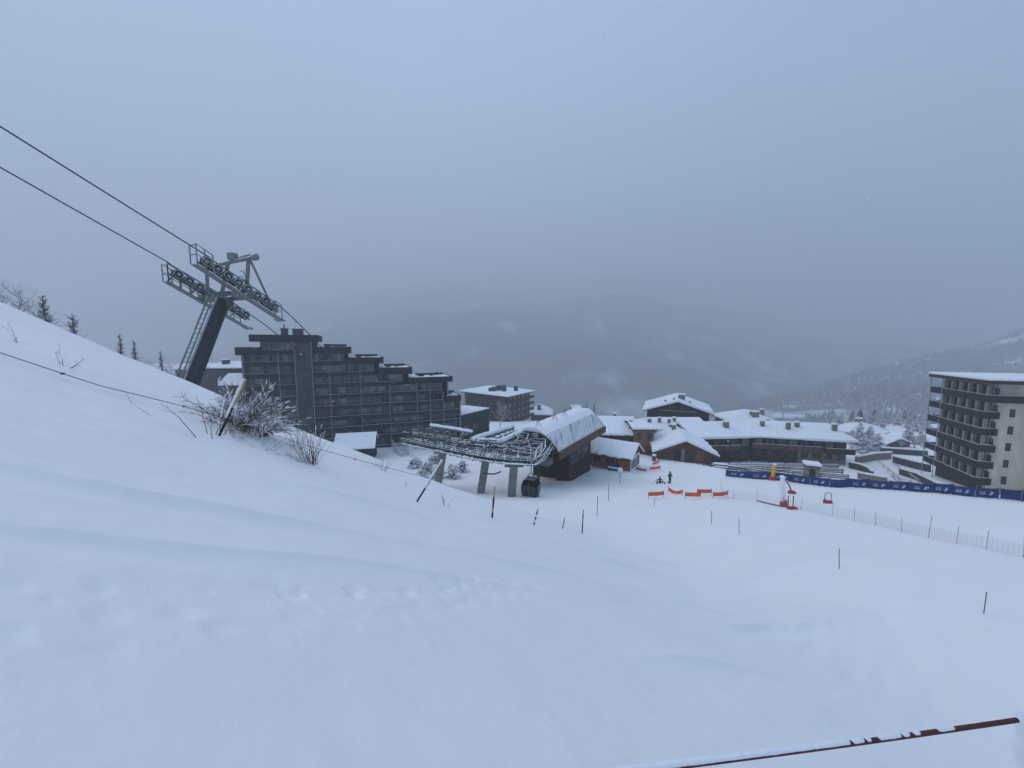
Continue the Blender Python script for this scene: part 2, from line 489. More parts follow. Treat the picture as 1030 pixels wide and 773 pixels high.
def path_dist(pl, x, y):
    """signed distance to a path and distance walked along it"""
    best = np.full(np.shape(x), 1e9); sg = np.ones(np.shape(x)); al = np.zeros(np.shape(x)); acc = 0.0
    for a, b in zip(pl[:-1], pl[1:]):
        d = b - a; L = float(np.hypot(*d)); t = np.clip(((x - a[0]) * d[0] + (y - a[1]) * d[1]) / (L * L), 0, 1)
        qx = x - a[0] - t * d[0]; qy = y - a[1] - t * d[1]; dd = np.hypot(qx, qy); m = dd < best
        best = np.where(m, dd, best); sg = np.where(m, np.sign(d[0] * qy - d[1] * qx), sg); al = np.where(m, acc + t * L, al); acc += L
    return best * sg, al
def terrain(x, y, fine=True):
    x = np.asarray(x, float); y = np.asarray(y, float)
    r = np.hypot(x, y)
    S = -1.7 - 0.474 * x - 0.34 * y
    S = -smax(-S, np.full_like(S, -55.0), 8.0)
    rd = ridge_dist(x, y)
    lip = 0.35 * fbm(x * 0.25, y * 0.25, 3)
    drop = np.minimum(0.34 * softplus(rd + lip, 0.5), 110.0)
    S = S - drop
    V = -7.75 + 0.0095 * np.clip(x, -300, 300) - 0.233 * np.minimum(y, 60.0) - 0.10 * np.clip(y - 60, 0, 130) - 0.45 * softplus(y - 185, 12)
    V = smax(V, np.full_like(V, -170.0), 10)
    s = (x - 37.1) * 0.787 + (y - 66.8) * 0.619          # beyond the banner fence the ground steps down
    V = V - np.minimum(0.30 * softplus(s - 1.2, 0.6), 3.2) * sstep(10, 40, x)
    z = smax(S, V, 0.9)
    z = z + 0.5 * fbm(x * 0.045, y * 0.045, 3) * sstep(6, 30, r) * 0.6
    if fine:
        # wind-drift streaks that run down the slope, tracks and a trampled ledge
        u = 0.74 * x + 0.67 * y; v = -0.67 * x + 0.74 * y
        near = 1 - sstep(30, 70, r)
        z = z + 0.17 * fbm(u * 0.13, v * 0.8, 3) * near * sstep(3, 9, r) * (1 - sstep(12, 25, x))
        z = z + 0.07 * fbm(u * 0.35, v * 3.2, 3) * (1 - sstep(14, 30, r)) * sstep(1.5, 4, r) * np.clip(.6 + 2.2 * fbm(x * .22 + 9, y * .22, 2), 0, 1.6)
        z = z + 0.035 * fbm(x * 1.1, y * 1.1, 3) * near
        # a line of trampled scallops across the slope just below the viewer
        dl = np.array([(-4.5, -1.1), (-3.0, 0.9), (-2.3, 1.78), (-1.87, 2.33), (-1.44, 3.0), (-0.72, 4.3), (0.3, 6.2)])
        e, q = path_dist(dl, x, y)
        foot = np.clip(vnoise(q * 11.0 + 3, e * 9.0 + 1.2 * vnoise(q * 3, e * 2)) + .06, 0, 1) * np.exp(-((e - 0.14 * vnoise(q * 1.6, q * 0)) / 0.13) ** 2) * np.clip(.75 + 1.5 * vnoise(q * .9, q * 0 + 2), .15, 1.4)
        foot2 = np.clip(vnoise(q * 7.1 + 40, e * 6.0) + .05, 0, 1) * np.exp(-((e + 0.30) / 0.2) ** 2)
        z = z - 0.13 * foot - 0.06 * foot2 - 0.012 * np.exp(-(e / 0.25) ** 2) * np.clip(1 + 2 * vnoise(q * .7, q * 0), 0, 2)
        z = z + 0.012 * fbm(x * 3.3, y * 3.3, 3) * (1 - sstep(8, 16, r))
        # creases and old tracks half filled by the wind
        for (pts, A, wd) in CREASES:
            e, q = path_dist(np.array(pts), x, y)
            tot = sum(math.hypot(b[0] - a[0], b[1] - a[1]) for a, b in zip(pts[:-1], pts[1:]))
            e = e + 0.22 * vnoise(q * 0.6, q * 0 + A * 50)
            z = z + 1.75 * sstep(0, .35 * tot, q) * (1 - sstep(.65 * tot, tot, q)) * A * (0.6 + 0.9 * vnoise(q * 0.45 + A * 90, q * 0)) * np.exp(-np.abs(e) / (wd * .8)) * np.where(e > 0, 1.0, np.exp(-np.abs(e) / (wd * .22)))
        # groomed lines and ruts on the piste below
        pis = sstep(30, 42, y) * (1 - sstep(62, 75, y)) * sstep(-12, 0, x)
        z = z + 0.05 * fbm(x * 0.9 + y * 0.25, y * 0.12, 3) * pis
        # one soft mound row down the right of the slope
        e = (y - 14.0) - 0.55 * (x - 12.0) + 1.2 * vnoise(x * 0.12, y * 0.12)
        z = z + 0.3 * np.exp(-(e / 1.6) ** 2) * sstep(6, 11, x)
    return z
def tz(x, y): return float(terrain(np.array([x]), np.array([y]))[0])
def ray(px, py):
    xc = (px - 515.0) / FOC; yc = (386.5 - py) / FOC
    c, s = math.cos(PITCH), math.sin(PITCH)
    return np.array([xc, c + yc * s, -s + yc * c])
def P(px, py, d):
    """a point of the place at distance d (metres along the view axis, level)"""
    r = ray(px, py); r = r / r[1] * d
    return Vector(r)
def G(px, py, start=1.0, far=260.0):
    """where the snow surface lies under a sight line"""
    r = ray(px, py); r = r / r[1]
    ds = np.geomspace(start, far, 3000)
    h = r[2] * ds - terrain(r[0] * ds, ds)
    k = np.argmax(h < 0)
    if h[k] >= 0: k = len(ds) - 1
    d = ds[k]
    return Vector((r[0] * d, d, tz(r[0] * d, d)))

# ================================================================== SETTING
def build_terrain():
    az = np.concatenate([np.arange(-72, 72, 0.26), np.arange(72, 288, 3.0)])
    az = np.radians(az)
    rr = np.concatenate([np.geomspace(0.35, 1.2, 40), np.geomspace(1.21, 14, 470), np.geomspace(14.2, 1500, 340)])
    A, Rr = np.meshgrid(az, rr)
    X = np.sin(A) * Rr; Y = np.cos(A) * Rr
    Z = terrain(X, Y)
    n, m = X.shape
    co = np.stack([X, Y, Z], -1).reshape(-1, 3)
    co = np.vstack([co, [[0, 0, tz(0, 0)]]])
    i = np.arange(n - 1)[:, None] * m; k = np.arange(m)[None, :]; k2 = (k + 1) % m
    q = np.stack([i + k, i + m + k, i + m + k2, i + k2], -1).reshape(-1, 4)
    kk = np.arange(m)
    tri = np.stack([np.full(m, n * m), kk, (kk + 1) % m], -1)
    me = bpy.data.meshes.new('snow_slope')
    me.vertices.add(len(co)); me.vertices.foreach_set('co', co.ravel())
    nl = q.size + tri.size
    me.loops.add(nl); me.loops.foreach_set('vertex_index', np.concatenate([q.ravel(), tri.ravel()]).astype(np.int32))
    me.polygons.add(len(q) + len(tri))
    me.polygons.foreach_set('loop_start', np.concatenate([np.arange(len(q)) * 4, q.size + np.arange(len(tri)) * 3]).astype(np.int32))
    me.polygons.foreach_set('use_smooth', np.ones(len(q) + len(tri), bool))
    me.update(calc_edges=True); me.validate()
    me.materials.append(M['snow'])
    o = bpy.data.objects.new('snow_ground', me); COL.objects.link(o)
    # make sure the surface looks up
    me.calc_loop_triangles()
    if me.polygons[0].normal.z < 0: me.flip_normals()
    return tag(o, kind='structure')
build_terrain()

def sheet(name, X, Y, Z, material):
    n, m = X.shape
    co = np.stack([X, Y, Z], -1).reshape(-1, 3)
    i = np.arange(n - 1)[:, None] * m; k = np.arange(m - 1)[None, :]
    q = np.stack([i + k, i + k + 1, i + m + k + 1, i + m + k], -1).reshape(-1, 4)
    me = bpy.data.meshes.new(name)
    me.from_pydata(co.tolist(), [], q.tolist())
    me.polygons.foreach_set('use_smooth', [True] * len(q))
    me.materials.append(material)
    o = bpy.data.objects.new(name, me); COL.objects.link(o)
    return tag(o, kind='structure')

# the mountain across the valley
gx, gy = np.meshgrid(np.linspace(-5200, 5200, 281), np.linspace(560, 4800, 221))
gz = -185 + (gy - 560) * 0.225 + (60 + gy * .03) * fbm(gx * 0.0016, gy * 0.0016, 4) + 14 * fbm(gx * 0.02, gy * 0.02, 3)
gz = gz - gy * (.10 * sstep(.25, .9, gx / gy) + .045 * sstep(-.1, -.6, gx / gy))
sheet('mountain', gx, gy, gz, M['forest_far'])

# the wooded hillside that comes down from the right
cx = np.array([.3, .45, .6, .778, .917, 1.04, 1.217, 1.33, 1.7, 2.4])
cp = np.array([428, 420, 408, 391, 374, 364, 348, 329, 285, 230.])
xc_, D_ = np.meshgrid(np.linspace(.3, 2.4, 200), np.concatenate([np.linspace(430, 920, 90), np.linspace(940, 1500, 30)]))
def spur_z(xc, D):
    crest = -(np.interp(xc, cx, cp) - 347) / 387 * 920
    s = np.clip((D - 430) / 490, 0, 1)
    z = (-108 - 28 * sstep(.9, .3, xc)) * (1 - s) + crest * s + 12 * fbm(xc * D * 0.01, D * 0.01, 3) * (s * 1.0)
    return z - 0.5 * np.clip(D - 940, 0, 1e4) - 120 * sstep(.55, .3, xc)
sheet('hillside', xc_ * D_, D_, spur_z(xc_, D_), M['spur'])

# far wood on that hillside: one mass of small frosted trees with clearings left open
CLEAR = [(782, 418, 30, 5), (812, 409, 26, 4.5), (855, 412, 17, 3.5), (845, 421, 10, 2), (760, 424, 14, 3)]
def conifer_into(mb, x, y, z, h, r, n=6, tiers=3):
    for k in range(tiers):
        a = k / tiers
        z0 = z + h * (0.10 + 0.75 * a); z1 = min(z + h * (0.10 + 0.75 * a) + h * 0.45, z + h)
        rr = r * (1 - a * 0.75)
        ph = random.random() * 6
        vs = [(x + rr * random.uniform(.7, 1.2) * math.cos(ph + 2 * math.pi * i / n), y + rr * random.uniform(.7, 1.2) * math.sin(ph + 2 * math.pi * i / n), z0 - random.uniform(0, .06) * h) for i in range(n)] + [(x, y, z1)]
        mb.add(vs, [(i, (i + 1) % n, n) for i in range(n)])
def to_px(x, y, z):
    c, s = math.cos(PITCH), math.sin(PITCH)
    f = y * c - z * s; u = y * s + z * c
    return 515 + FOC * x / f, 386.5 - FOC * u / f
fw = MB(); cnt = 0
while cnt < 11000:
    D = 430 + 510 * random.random() ** .9
    xc = random.uniform(.42, 1.75)
    x = xc * D; z = float(spur_z(np.array([xc]), np.array([D]))[0])
    px, py = to_px(x, D, z)
    if any(((px - a) / c) ** 2 + ((py - q - b) / d) ** 2 < 1 for a, b, c, d in CLEAR for q in (0, 3, 5)) and random.random() < .95: continue
    if float(fbm(np.array([x * .01]), np.array([D * .015]), 2)[0]) > 0.28 and random.random() < .8: continue
    conifer_into(fw, x, D, z - .4, random.uniform(5.5, 10.5), random.uniform(1.7, 3.0), 5, 2)
    cnt += 1
tag(fw.build('distant_wood', M['wood']), 'hazy frosted wood covering the hillside beyond the village', 'wood', kind='stuff')

# cold air: one closed box of thin even haze
hz = MB().box(-5600, 5600, -260, 5000, -300, 1150)
HZ = hz.build('haze', _nt('haze_air')[0])
hm = HZ.data.materials[0]; hn = hm.node_tree.nodes; hn.remove(hn['Principled BSDF'])
pv = hn.new('ShaderNodeVolumePrincipled')
pv.inputs['Color'].default_value = (0.88, 0.94, 1.0, 1)
pv.inputs['Density'].default_value = 0.0009
pv.inputs['Anisotropy'].default_value = 0.2
hm.node_tree.links.new(pv.outputs['Volume'], hn['Material Output'].inputs['Volume'])
tag(HZ, kind='stuff')

# ================================================================== STEPPED APARTMENT BUILDING
A0 = np.array([-59.0, 82.5]); A1 = np.array([-13.6, 101.0])
AD = (A1 - A0) / np.linalg.norm(A1 - A0); ALEN = float(np.linalg.norm(A1 - A0))
AN = np.array([-AD[1], AD[0]])       # away from the camera
def on_wall(px, py, O, Dv):
    """facade coordinate and height met by a sight line"""
    r = ray(px, py); r = r / r[1]
    a = np.array([[r[0], -Dv[0]], [1.0, -Dv[1]]])
    d, u = np.linalg.solve(a, O)
    return float(u), float(r[2] * d)
AB = -27.0
apt_rz = math.atan2(AD[1], AD[0])
apt = thing('apartment_block', 'dark glass apartment block whose flat roofs step down to the right', 'building', (A0[0], A0[1], AB), apt_rz)
def ua(px, py): 
    u, z = on_wall(px, py, A0, AD); return u, z - AB
# blocks: (px left, px right, py of fascia top, py of fascia bottom)
BL = [(237, 262, 350, 357.5), (251, 320, 337.5, 344), (314, 353, 349.5, 356), (347, 385.5, 360, 366), (379, 414, 370, 376.5), (409, 454.5, 379.5, 384.5), (448, 463, 398, 403)]
FH = 2.62
blocks = []
for (a, b, t, bt) in BL:
    ul, zt = ua(a, t); ur, _ = ua(b, t); um, zb = ua((a + b) / 2, bt)
    _, zt = ua((a + b) / 2, t)
    blocks.append([ul, ur, zt, zb])
ztop = blocks[1][2]
DEP = 11.0
wl_ = MB(); roofs = []
edges = []
for i, (ul, ur, zt, zb) in enumerate(blocks):
    # wall slice: from just inside its fascia to the next one
    w0 = ul + (1.0 if i != 1 else 1.6); w1 = ur - 0.5
    if i == 0: w1 = blocks[1][0] + 1.6
    elif i == 1: w1 = blocks[2][0] + 0.3
    elif i < len(blocks) - 1: w1 = blocks[i + 1][0] + 0.6
    else: w1 = ur - 0.25
    if i >= 2: w0 = edges[-1][1]
    elif i == 1: w0 = edges[-1][1]
    edges.append((w0, w1, zt, zb))
for i, (w0, w1, zt, zb) in enumerate(edges):
    wl_.box(w0, w1, 1.2, DEP, 0, zb)
wall = wl_.build('wall', M['dpanel'], apt)
for i, (ul, ur, zt, zb) in enumerate(blocks):
    r_ = MB().box(ul, ur, -0.9 - 0.003 * i, DEP + 0.5 + 0.003 * i, zb, zt - 0.15)
    ro = r_.build('roof', M['slab'], apt)
    # parapet with a snow field and frames lying on it
    s = MB().box(ul + .25, ur - .25, -0.55, DEP, zt - 0.15, zt - 0.02)
    s.build('snow_cover', M['cap'], ro)
    p = MB()
    for (x0, x1, y0, y1) in ((ul, ur, -.9, -.62), (ul, ul + .22, -.62, DEP + .5), (ur - .22, ur, -.62, DEP + .5)):
        p.box(x0 + .004 * i, x1 + .004 * i, y0, y1, zt - .15, zt + .1)
    if i >= 2:
        L = ur - ul
        p.bar((ul + L * .25, 5, zt + .45), (ur - L * .12, 5, zt + .45), .35, .5)
        p.bar((ul + L * .55, 3, zt + .35), (ur - L * .18, 8.5, zt + .35), .35, .45)
        p.box(ul + L * .3, ul + L * .42, 3, 4.6, zt, zt + .75)
    p.build('parapet', M['dpanel'], ro)
# roof chimneys on the tall block
for (pa, pb, tt) in ((281, 287, 331), (293, 303, 331.5)):
    u0, z0 = ua(pa, tt); u1, _ = ua(pb, tt)
    c = MB().box(u0, u1, 1.5, 4.0, ztop - .15, z0)
    c.box(u0 - .1, u1 + .1, 1.4, 4.1, z0, z0 + .2)
    ch = c.build('chimney', M['dconc'], apt)
    if pa < 290: MB().tube([((u0 + u1) / 2, 2.5, z0 + .2), ((u0 + u1) / 2, 2.5, z0 + 1.2)], .14, 8).build('flue', M['steel_plain'], ch)
MB().tube([(ua(295, 331)[0], 3, ztop), (ua(295, 331)[0], 3, ztop + 3.4)], .03, 5).build('antenna', M['steel_plain'], apt)
# the concrete stair shaft
s0, _ = ua(299.5, 400); s1, _ = ua(315.5, 400)
sh = MB().box(s0, s1, -.5, 3, 0, blocks[1][3]).build('stair_shaft', M['dconc'], apt)
e_ = MB()
e_.box(s0 - .16, s0 - .004, -.55, .8, 0, blocks[1][3] - .02); e_.box(s1 + .004, s1 + .16, -.55, .8, 0, blocks[1][3] - .02)
e_.build('edge_strip', M['frame'], sh)
zz = blocks[1][3] - 3.6
while zz > 3:
    MB().box((s0 + s1) / 2 - .45, (s0 + s1) / 2 + .45, -.515, -.46, zz, zz + 1.0).build('window', M['dimglass'], sh)
    zz -= FH
# floors: window bays behind glazed balcony fronts
frame_meshes = {}
def win_mesh(kind, w, h):
    key = (kind, round(w, 1), round(h, 1))
    return key
ztops = np.arange(blocks[1][3] - .1, 2.0, -FH)
def top_at(u):
    for (w0, w1, zt, zb) in edges:
        if w0 <= u < w1: return zb
    return 0
nwin = 0
bay = 3.3
us = [edges[0][0] + .25]
starts = []
u = edges[0][0] + .2
while u < edges[-1][1] - 1:
    if s0 - .3 < u + bay and u < s1 + .2:
        if s0 - .35 - u > 1.2: starts.append((u, s0 - .35))
        u = s1 + .25; continue
    starts.append((u, min(u + bay, edges[-1][1] - .2))); u += bay
for fi in range(10):
    for (b0, b1) in starts:
        tz_ = min(top_at(b0 + .1), top_at(b1 - .1))
        z1 = tz_ - .12 if tz_ - FH < ztops[0] - fi * FH - .0 and ztops[0] - fi * FH > tz_ - .8 else ztops[0] - fi * FH
        if ztops[0] - fi * FH > tz_ + .3: continue
        z1 = min(ztops[0] - fi * FH, tz_ - .06)
        z0 = ztops[0] - fi * FH - 1.55
        if z1 - z0 < .8 or z0 < 1.2: continue
        if nwin >= 98: continue
        nwin += 1
        f = MB(); wv = b1 - b0
        f.box(b0 + .04, b0 + .12, 1.06, 1.2, z0, z1); f.box(b1 - .12, b1 - .04, 1.06, 1.2, z0, z1)
        f.box(b0 + .12, b1 - .12, 1.06, 1.2, z1 - .08, z1)
        for q in ((.5,) if random.random() < .4 else (.34, .66)):
            f.box(b0 + wv * q - .04, b0 + wv * q + .04, 1.06, 1.2, z0, z1 - .08)
        w = f.build('window', M['frame'], apt)
        g = MB()
        g.cur = 0
        cuts = sorted([0, 1] + [random.uniform(.15, .85) for _ in range(2)])
        rl = random.random()
        for q0, q1 in zip(cuts[:-1], cuts[1:]):
            g.cur = 1 if random.random() < (.5 if fi < 5 else .35) else (0 if random.random() < .7 else 2)
            g.add([(b0 + .12 + (wv - .24) * q0, 1.13, z0), (b0 + .12 + (wv - .24) * q1, 1.13, z0), (b0 + .12 + (wv - .24) * q1, 1.13, z1 - .08), (b0 + .12 + (wv - .24) * q0, 1.13, z1 - .08)], [(0, 1, 2, 3)])
        g.build('pane', [M['glass'], M['pale_glass'], M['dimglass']], w)
# balcony fronts, one per storey and wing, with frosted top rails and posts
for fi in range(10):
    zf = ztops[0] - fi * FH - FH + .05
    if zf < 0.3: continue
    spans = []
    for side in (0, 1):
        bs = [b for b in starts if ((b[1] < s0 + 1) if side == 0 else (b[0] > s1 - 1)) and top_at((b[0] + b[1]) / 2) > ztops[0] - fi * FH - .9]
        if bs: spans.append((bs[0][0], bs[-1][1]))
    for (x0, x1) in spans:
        bm = MB()
        bm.box(x0, x1, -.30, 1.2, zf - .12, zf + .06)
        bm.box(x0, x1, -.34, -.26, zf + .06, zf + .92)
        b_ = bm.build('balcony', M['dpanel'], apt)
        rm = MB().box(x0, x1, -.38, -.22, zf + .92, zf + 1.0)
        rm.build('handrail', M['rail'], b_)
fm = MB()
for k, (b0, b1) in enumerate(starts):
    t_ = top_at(b0 + .1)
    if k % 2 == 0 or k > 9: fm.box(b0 - .07, b0 + .07, -.45, 1.2, .5, t_ - (random.choice((0, 0, FH, 2 * FH)) if k not in (0,) else 0))
fm.box(edges[-1][1] - .02, edges[-1][1] + .22, -.45, 1.2, 0, edges[-1][3] - .01)
fm.box(edges[5][1] - .12, edges[5][1] + .1, -.46, 1.2, edges[-1][2] + .25, edges[5][3] - .01)
fm.build('balcony_divider', M['frame'], apt)
MB().box(edges[0][0] - .3, edges[0][0], .6, DEP - .01, 0, edges[0][3] - .01).build('end_wall', M['stone'], apt)

def house(name, label, cat, origin, rz, L, W, hw, rise, wallm, roofm=None, over=.7, snow=.4, ridge='x', base=None, group=None, hip=0.0, cap='cap'):
    """gabled house; local x along length L, y away over width W, origin at the front left corner of the wall"""
    t = thing(name, label, cat, origin, rz, group)
    w = MB()
    if hip > 0: w.box(0, L, 0, W, 0, hw)
    elif ridge == 'x':
        w.prism([(0, 0, 0), (0, W, 0), (0, W, hw), (0, W / 2, hw + rise), (0, 0, hw)], (L, 0, 0))
    else:
        w.prism([(0, 0, 0), (L, 0, 0), (L, 0, hw), (L / 2, 0, hw + rise), (0, 0, hw)], (0, W, 0))
    w.build('wall', wallm, t)
    def slab(z0, th, ov, nm, mt, par, wob=0.0):
        s = MB()
        if ridge == 'x':
            k = rise / (W / 2)
            for sgn in (0, 1):
                y0 = -ov if sgn == 0 else W + ov
                zz = hw - ov * k + z0
                pts = []
                n = 14
                for i in range(n + 1):
                    x = -ov + (L + 2 * ov) * i / n
                    xm = x
                    hx = hip * (W / 2 + ov)
                    xr = min(max(x, -ov + hx), L + ov - hx)
                    j = random.uniform(-wob, wob)
                    pts.append([(x, y0 + (j if sgn else -j), zz + j * .3), (x, y0 + (j if sgn else -j) * .6, zz + th * (1 + j)), (xr, W / 2, hw + rise + z0 + th), (xr, W / 2, hw + rise + z0)])
                vs = [q for p in pts for q in p]; fs = []
                for i in range(n):
                    a, b = i * 4, (i + 1) * 4
                    for e in range(4): fs.append((a + e, a + (e + 1) % 4, b + (e + 1) % 4, b + e))
                fs += [(0, 1, 2, 3), tuple(n * 4 + e for e in (3, 2, 1, 0))]
                s.add(vs, fs)
        else:
            k = rise / (L / 2)
            for sgn in (0, 1):
                x0 = -ov if sgn == 0 else L + ov
                zz = hw - ov * k + z0
                n = 14; pts = []
                for i in range(n + 1):
                    y = -ov + (W + 2 * ov) * i / n; j = random.uniform(-wob, wob)
                    pts.append([(x0 + j, y, zz), (x0 + j * .6, y, zz + th * (1 + j)), (L / 2, y, hw + rise + z0 + th), (L / 2, y, hw + rise + z0)])
                vs = [q for p in pts for q in p]; fs = []
                for i in range(n):
                    a, b = i * 4, (i + 1) * 4
                    for e in range(4): fs.append((a + e, a + (e + 1) % 4, b + (e + 1) % 4, b + e))
                fs += [(0, 1, 2, 3), tuple(n * 4 + e for e in (3, 2, 1, 0))]
                s.add(vs, fs)
        if hip > 0 and ridge == 'x':
            hx = hip * (W / 2 + ov); zz = hw - ov * rise / (W / 2) + z0; zr = hw + rise + z0
            for xe, xr in ((-ov, -ov + hx), (L + ov, L + ov - hx)):
                a, b, c = Vector((xe, -ov, zz)), Vector((xe, W + ov, zz)), Vector((xr, W / 2, zr)); u = Vector((0, 0, th))
                s.add([a, b, c, a + u, b + u, c + u], [(0, 2, 1), (3, 4, 5), (0, 1, 4, 3), (1, 2, 5, 4), (2, 0, 3, 5)])
        return s.build(nm, mt, par)
    rf = slab(0.012, .2, over, 'roof', roofm or M['dbrown'], t)
    slab(0.215, snow, over + .06, 'snow_cover', M[cap], rf, .19)
    t['_'] = 0; del t['_']
    return t, rf
def rail_line(mb, a, b, h=1.0, n=6, rails=3, r=.04):
    a, b = Vector(a), Vector(b)
    for i in range(n + 1):
        p = a.lerp(b, i / n); mb.bar(p, p + Vector((0, 0, h)), r * 2)
    for k in range(rails):
        z = h * (k + 1) / rails
        mb.bar(a + Vector((0, 0, z)), b + Vector((0, 0, z)), r * 2.2, r * 2.2)
def windows(par, name, rects, face, off, m_frame, m_pane):
    """windows on the wall y=face (local), rects = (x0, x1, z0, z1)"""
    for (x0, x1, z0, z1) in rects:
        f = MB()
        f.box(x0 - .06, x0, face - off, face, z0 - .06, z1 + .06); f.box(x1, x1 + .06, face - off, face, z0 - .06, z1 + .06)
        f.box(x0, x1, face - off, face, z0 - .06, z0); f.box(x0, x1, face - off, face, z1, z1 + .06)
        if x1 - x0 > .9: f.box((x0 + x1) / 2 - .03, (x0 + x1) / 2 + .03, face - off, face, z0, z1)
        w = f.build(name, m_frame, par)
        MB().add([(x0, face - off * .5, z0), (x1, face - off * .5, z0), (x1, face - off * .5, z1), (x0, face - off * .5, z1)], [(0, 1, 2, 3)]).build('pane', m_pane, w)
def chimney(par, x, y, z0, z1, w=.7, m='stone', cap=True):
    c = MB().box(x - w / 2, x + w / 2, y - w / 2, y + w / 2, z0, z1).build('chimney', M[m], par)
    if cap: MB().box(x - w / 2 - .08, x + w / 2 + .08, y - w / 2 - .08, y + w / 2 + .08, z1 + .003, z1 + .3).build('snow_cap', M['cap'], c)

# ------------------------------------------------------------------ balcony block at the right edge
B0 = np.array([81.6, 74.0]); B1 = np.array([76.6, 62.0])        # far and near corner of the balcony front
BD = (B1 - B0) / np.linalg.norm(B1 - B0); BLEN = 13.0
Bz = tz(79, 66) - 1.2
rb = thing('balcony_block', 'cream apartment building with dark wraparound balconies at the right edge', 'building', (B0[0], B0[1], Bz), math.atan2(BD[1], BD[0]))
# local x runs toward the camera along the front, local y > 0 lies to the right of that front (left normal)
HB = -5.75 - Bz
FB = 2.75
core = MB()
core.box(0, BLEN, 1.6, 14, 0, HB - .25)
core.build('wall', M['cream'], rb)
MB().box(-.004, BLEN * .93, 1.585, 1.62, .05, HB - .8).build('recessed_front', M['plum'], rb)
wing = MB().box(BLEN - 2.2, BLEN + 1.3, 6.3, 14.2, 0, HB - .27).build('side_wing', M['cream'], rb)
levels = [HB - .25 - 3.0 - FB * k for k in range(6)]
for k, zf in enumerate(levels):
    if zf < .2: continue
    xe = BLEN + (1.1 if k == 0 else .25)
    bm = MB()
    bm.box(-.6, xe, 0, 1.6, zf - .18, zf - .02)
    bm.box(-.6, xe, -.09, 0, zf - .18, zf + .95)
    bm.box(-.69, -.6, -.09, 1.6, zf - .18, zf + .95)
    ye = 4.6 if k == 0 else 2.0
    bm.box(xe, xe + .09, -.09, ye, zf - .18, zf + .95)
    if k == 0: bm.box(BLEN + .003, xe, 1.6, ye, zf - .18, zf - .02)
    b_ = bm.build('balcony', M['navy'], rb)
    hr = MB().box(-.72, xe + .12, -.14, .02, zf + .953, zf + 1.04); hr.box(xe - .02, xe + .14, .04, ye, zf + .953, zf + 1.07)
    hr.build('handrail', M['rail'], b_)
    # dividers and doors behind the rail
    for j in range(6):
        x = .5 + j * 2.2
        if x > BLEN - .5: break
        d = MB().box(x, x + .40, 1.1, 1.585, zf, zf + 2.35)
        d.build('divider', M['cream'], rb)
        MB().box(x + .95, x + 1.95, 1.53, 1.58, zf + .05, zf + 2.1).build('balcony_door', M['dimglass'], rb)
col = MB()
for x in (-.5, 2.9): col.tube([(x, -.02 - .16, 0), (x, -.02 - .16, HB - .3)], .07, 6)
col.build('column', M['rail'], rb)
rf = MB(); rf.box(-.8, BLEN + 1.7, -.5, 15, HB - .45, HB + .1)
rr_ = rf.build('roof', M['plum'], rb)
sc_ = MB().box(-.9, BLEN + 1.78, -.6, 15.1, HB + .103, HB + .55)
sc_.build('snow_cover', M['cap'], rr_, bevel=.15)
MB().box(BLEN - 3, BLEN - 1.8, 8, 9.2, HB + .5, HB + 2.1).build('chimney', M['stone'], rb)
for k in range(1, 6):
    zf = levels[k] + .3
    f = MB().box(BLEN, BLEN + .05, 3.35, 3.75, zf, zf + 1.1).build('window', M['dimglass'], rb)
    fr = MB(); fr.box(BLEN, BLEN + .09, 3.27, 3.35, zf - .08, zf + 1.18); fr.box(BLEN, BLEN + .09, 3.75, 3.83, zf - .08, zf + 1.18); fr.box(BLEN, BLEN + .09, 3.35, 3.75, zf + 1.1, zf + 1.18); fr.box(BLEN, BLEN + .16, 3.35, 3.75, zf - .08, zf)
    fr.build('frame', M['plum'], f)
for y in (2.1, 4.3): MB().box(BLEN, BLEN + .06, y, y + 1.3, .3, 2.1).build('entrance_door', M['dbrown'], rb)
for k in range(1, 6):
    zf = levels[k]
    b_ = MB().box(BLEN + 1.3, BLEN + 2.4, 6.8, 12, zf - .15, zf + .9).build('wing_balcony', M['navy'], rb)

# ------------------------------------------------------------------ brown block with a flat snow roof
tb = thing('timber_block', 'dark brown four storey block with flat snowy roof between far trees', 'building', (0, 0, 0), 0)
nc = P(511, 399, 158); lc = P(463, 392, 178); rc = P(537, 392.5, 178)
zr = nc.z
tb.location = (nc.x, nc.y, zr - 13)
e1 = Vector((lc.x - nc.x, lc.y - nc.y, 0)); e2 = Vector((rc.x - nc.x, rc.y - nc.y, 0))
def tp(a, b, z): return e1 * a + e2 * b + Vector((0, 0, z))
def tbox(a0, a1, b0, b1, z0, z1, mb): return mb.hexa([tp(a0, b0, z0), tp(a0, b1, z0), tp(a1, b1, z0), tp(a1, b0, z0), tp(a0, b0, z1), tp(a0, b1, z1), tp(a1, b1, z1), tp(a1, b0, z1)])
tbox(.06, .97, .1, .95, 0, 12.4, MB()).build('wall', M['brown2'], tb)
r_ = tbox(0, 1, 0, 1, 12.4, 12.8, MB()).build('roof', M['dbrown'], tb)
tbox(-.01, 1.01, -.02, 1.02, 12.803, 13.3, MB()).build('snow_cover', M['cap'], r_)
for k in range(4):
    z = 1.2 + k * 2.8
    bb = tbox(.02, .05, .06, 1.06, z, z + 1.0, MB()); tbox(.02, .95, .03, .06, z, z + 1.0, bb)
    b_ = bb.build('balcony', M['dbrown'], tb)
    tbox(.012, .055, .05, 1.07, z + 1.003, z + 1.12, MB()).build('handrail', M['brown'], b_)
    for j in range(5):
        tbox(.052, .056, .14 + j * .165, .21 + j * .165, z + .2, z + 2.2, MB()).build('window', M['pale_glass'], tb)
    for j in range(7):
        tbox(.12 + j * .12, .17 + j * .12, .094, .098, z + .2, z + 2.2, MB()).build('window', M['dimglass'], tb)
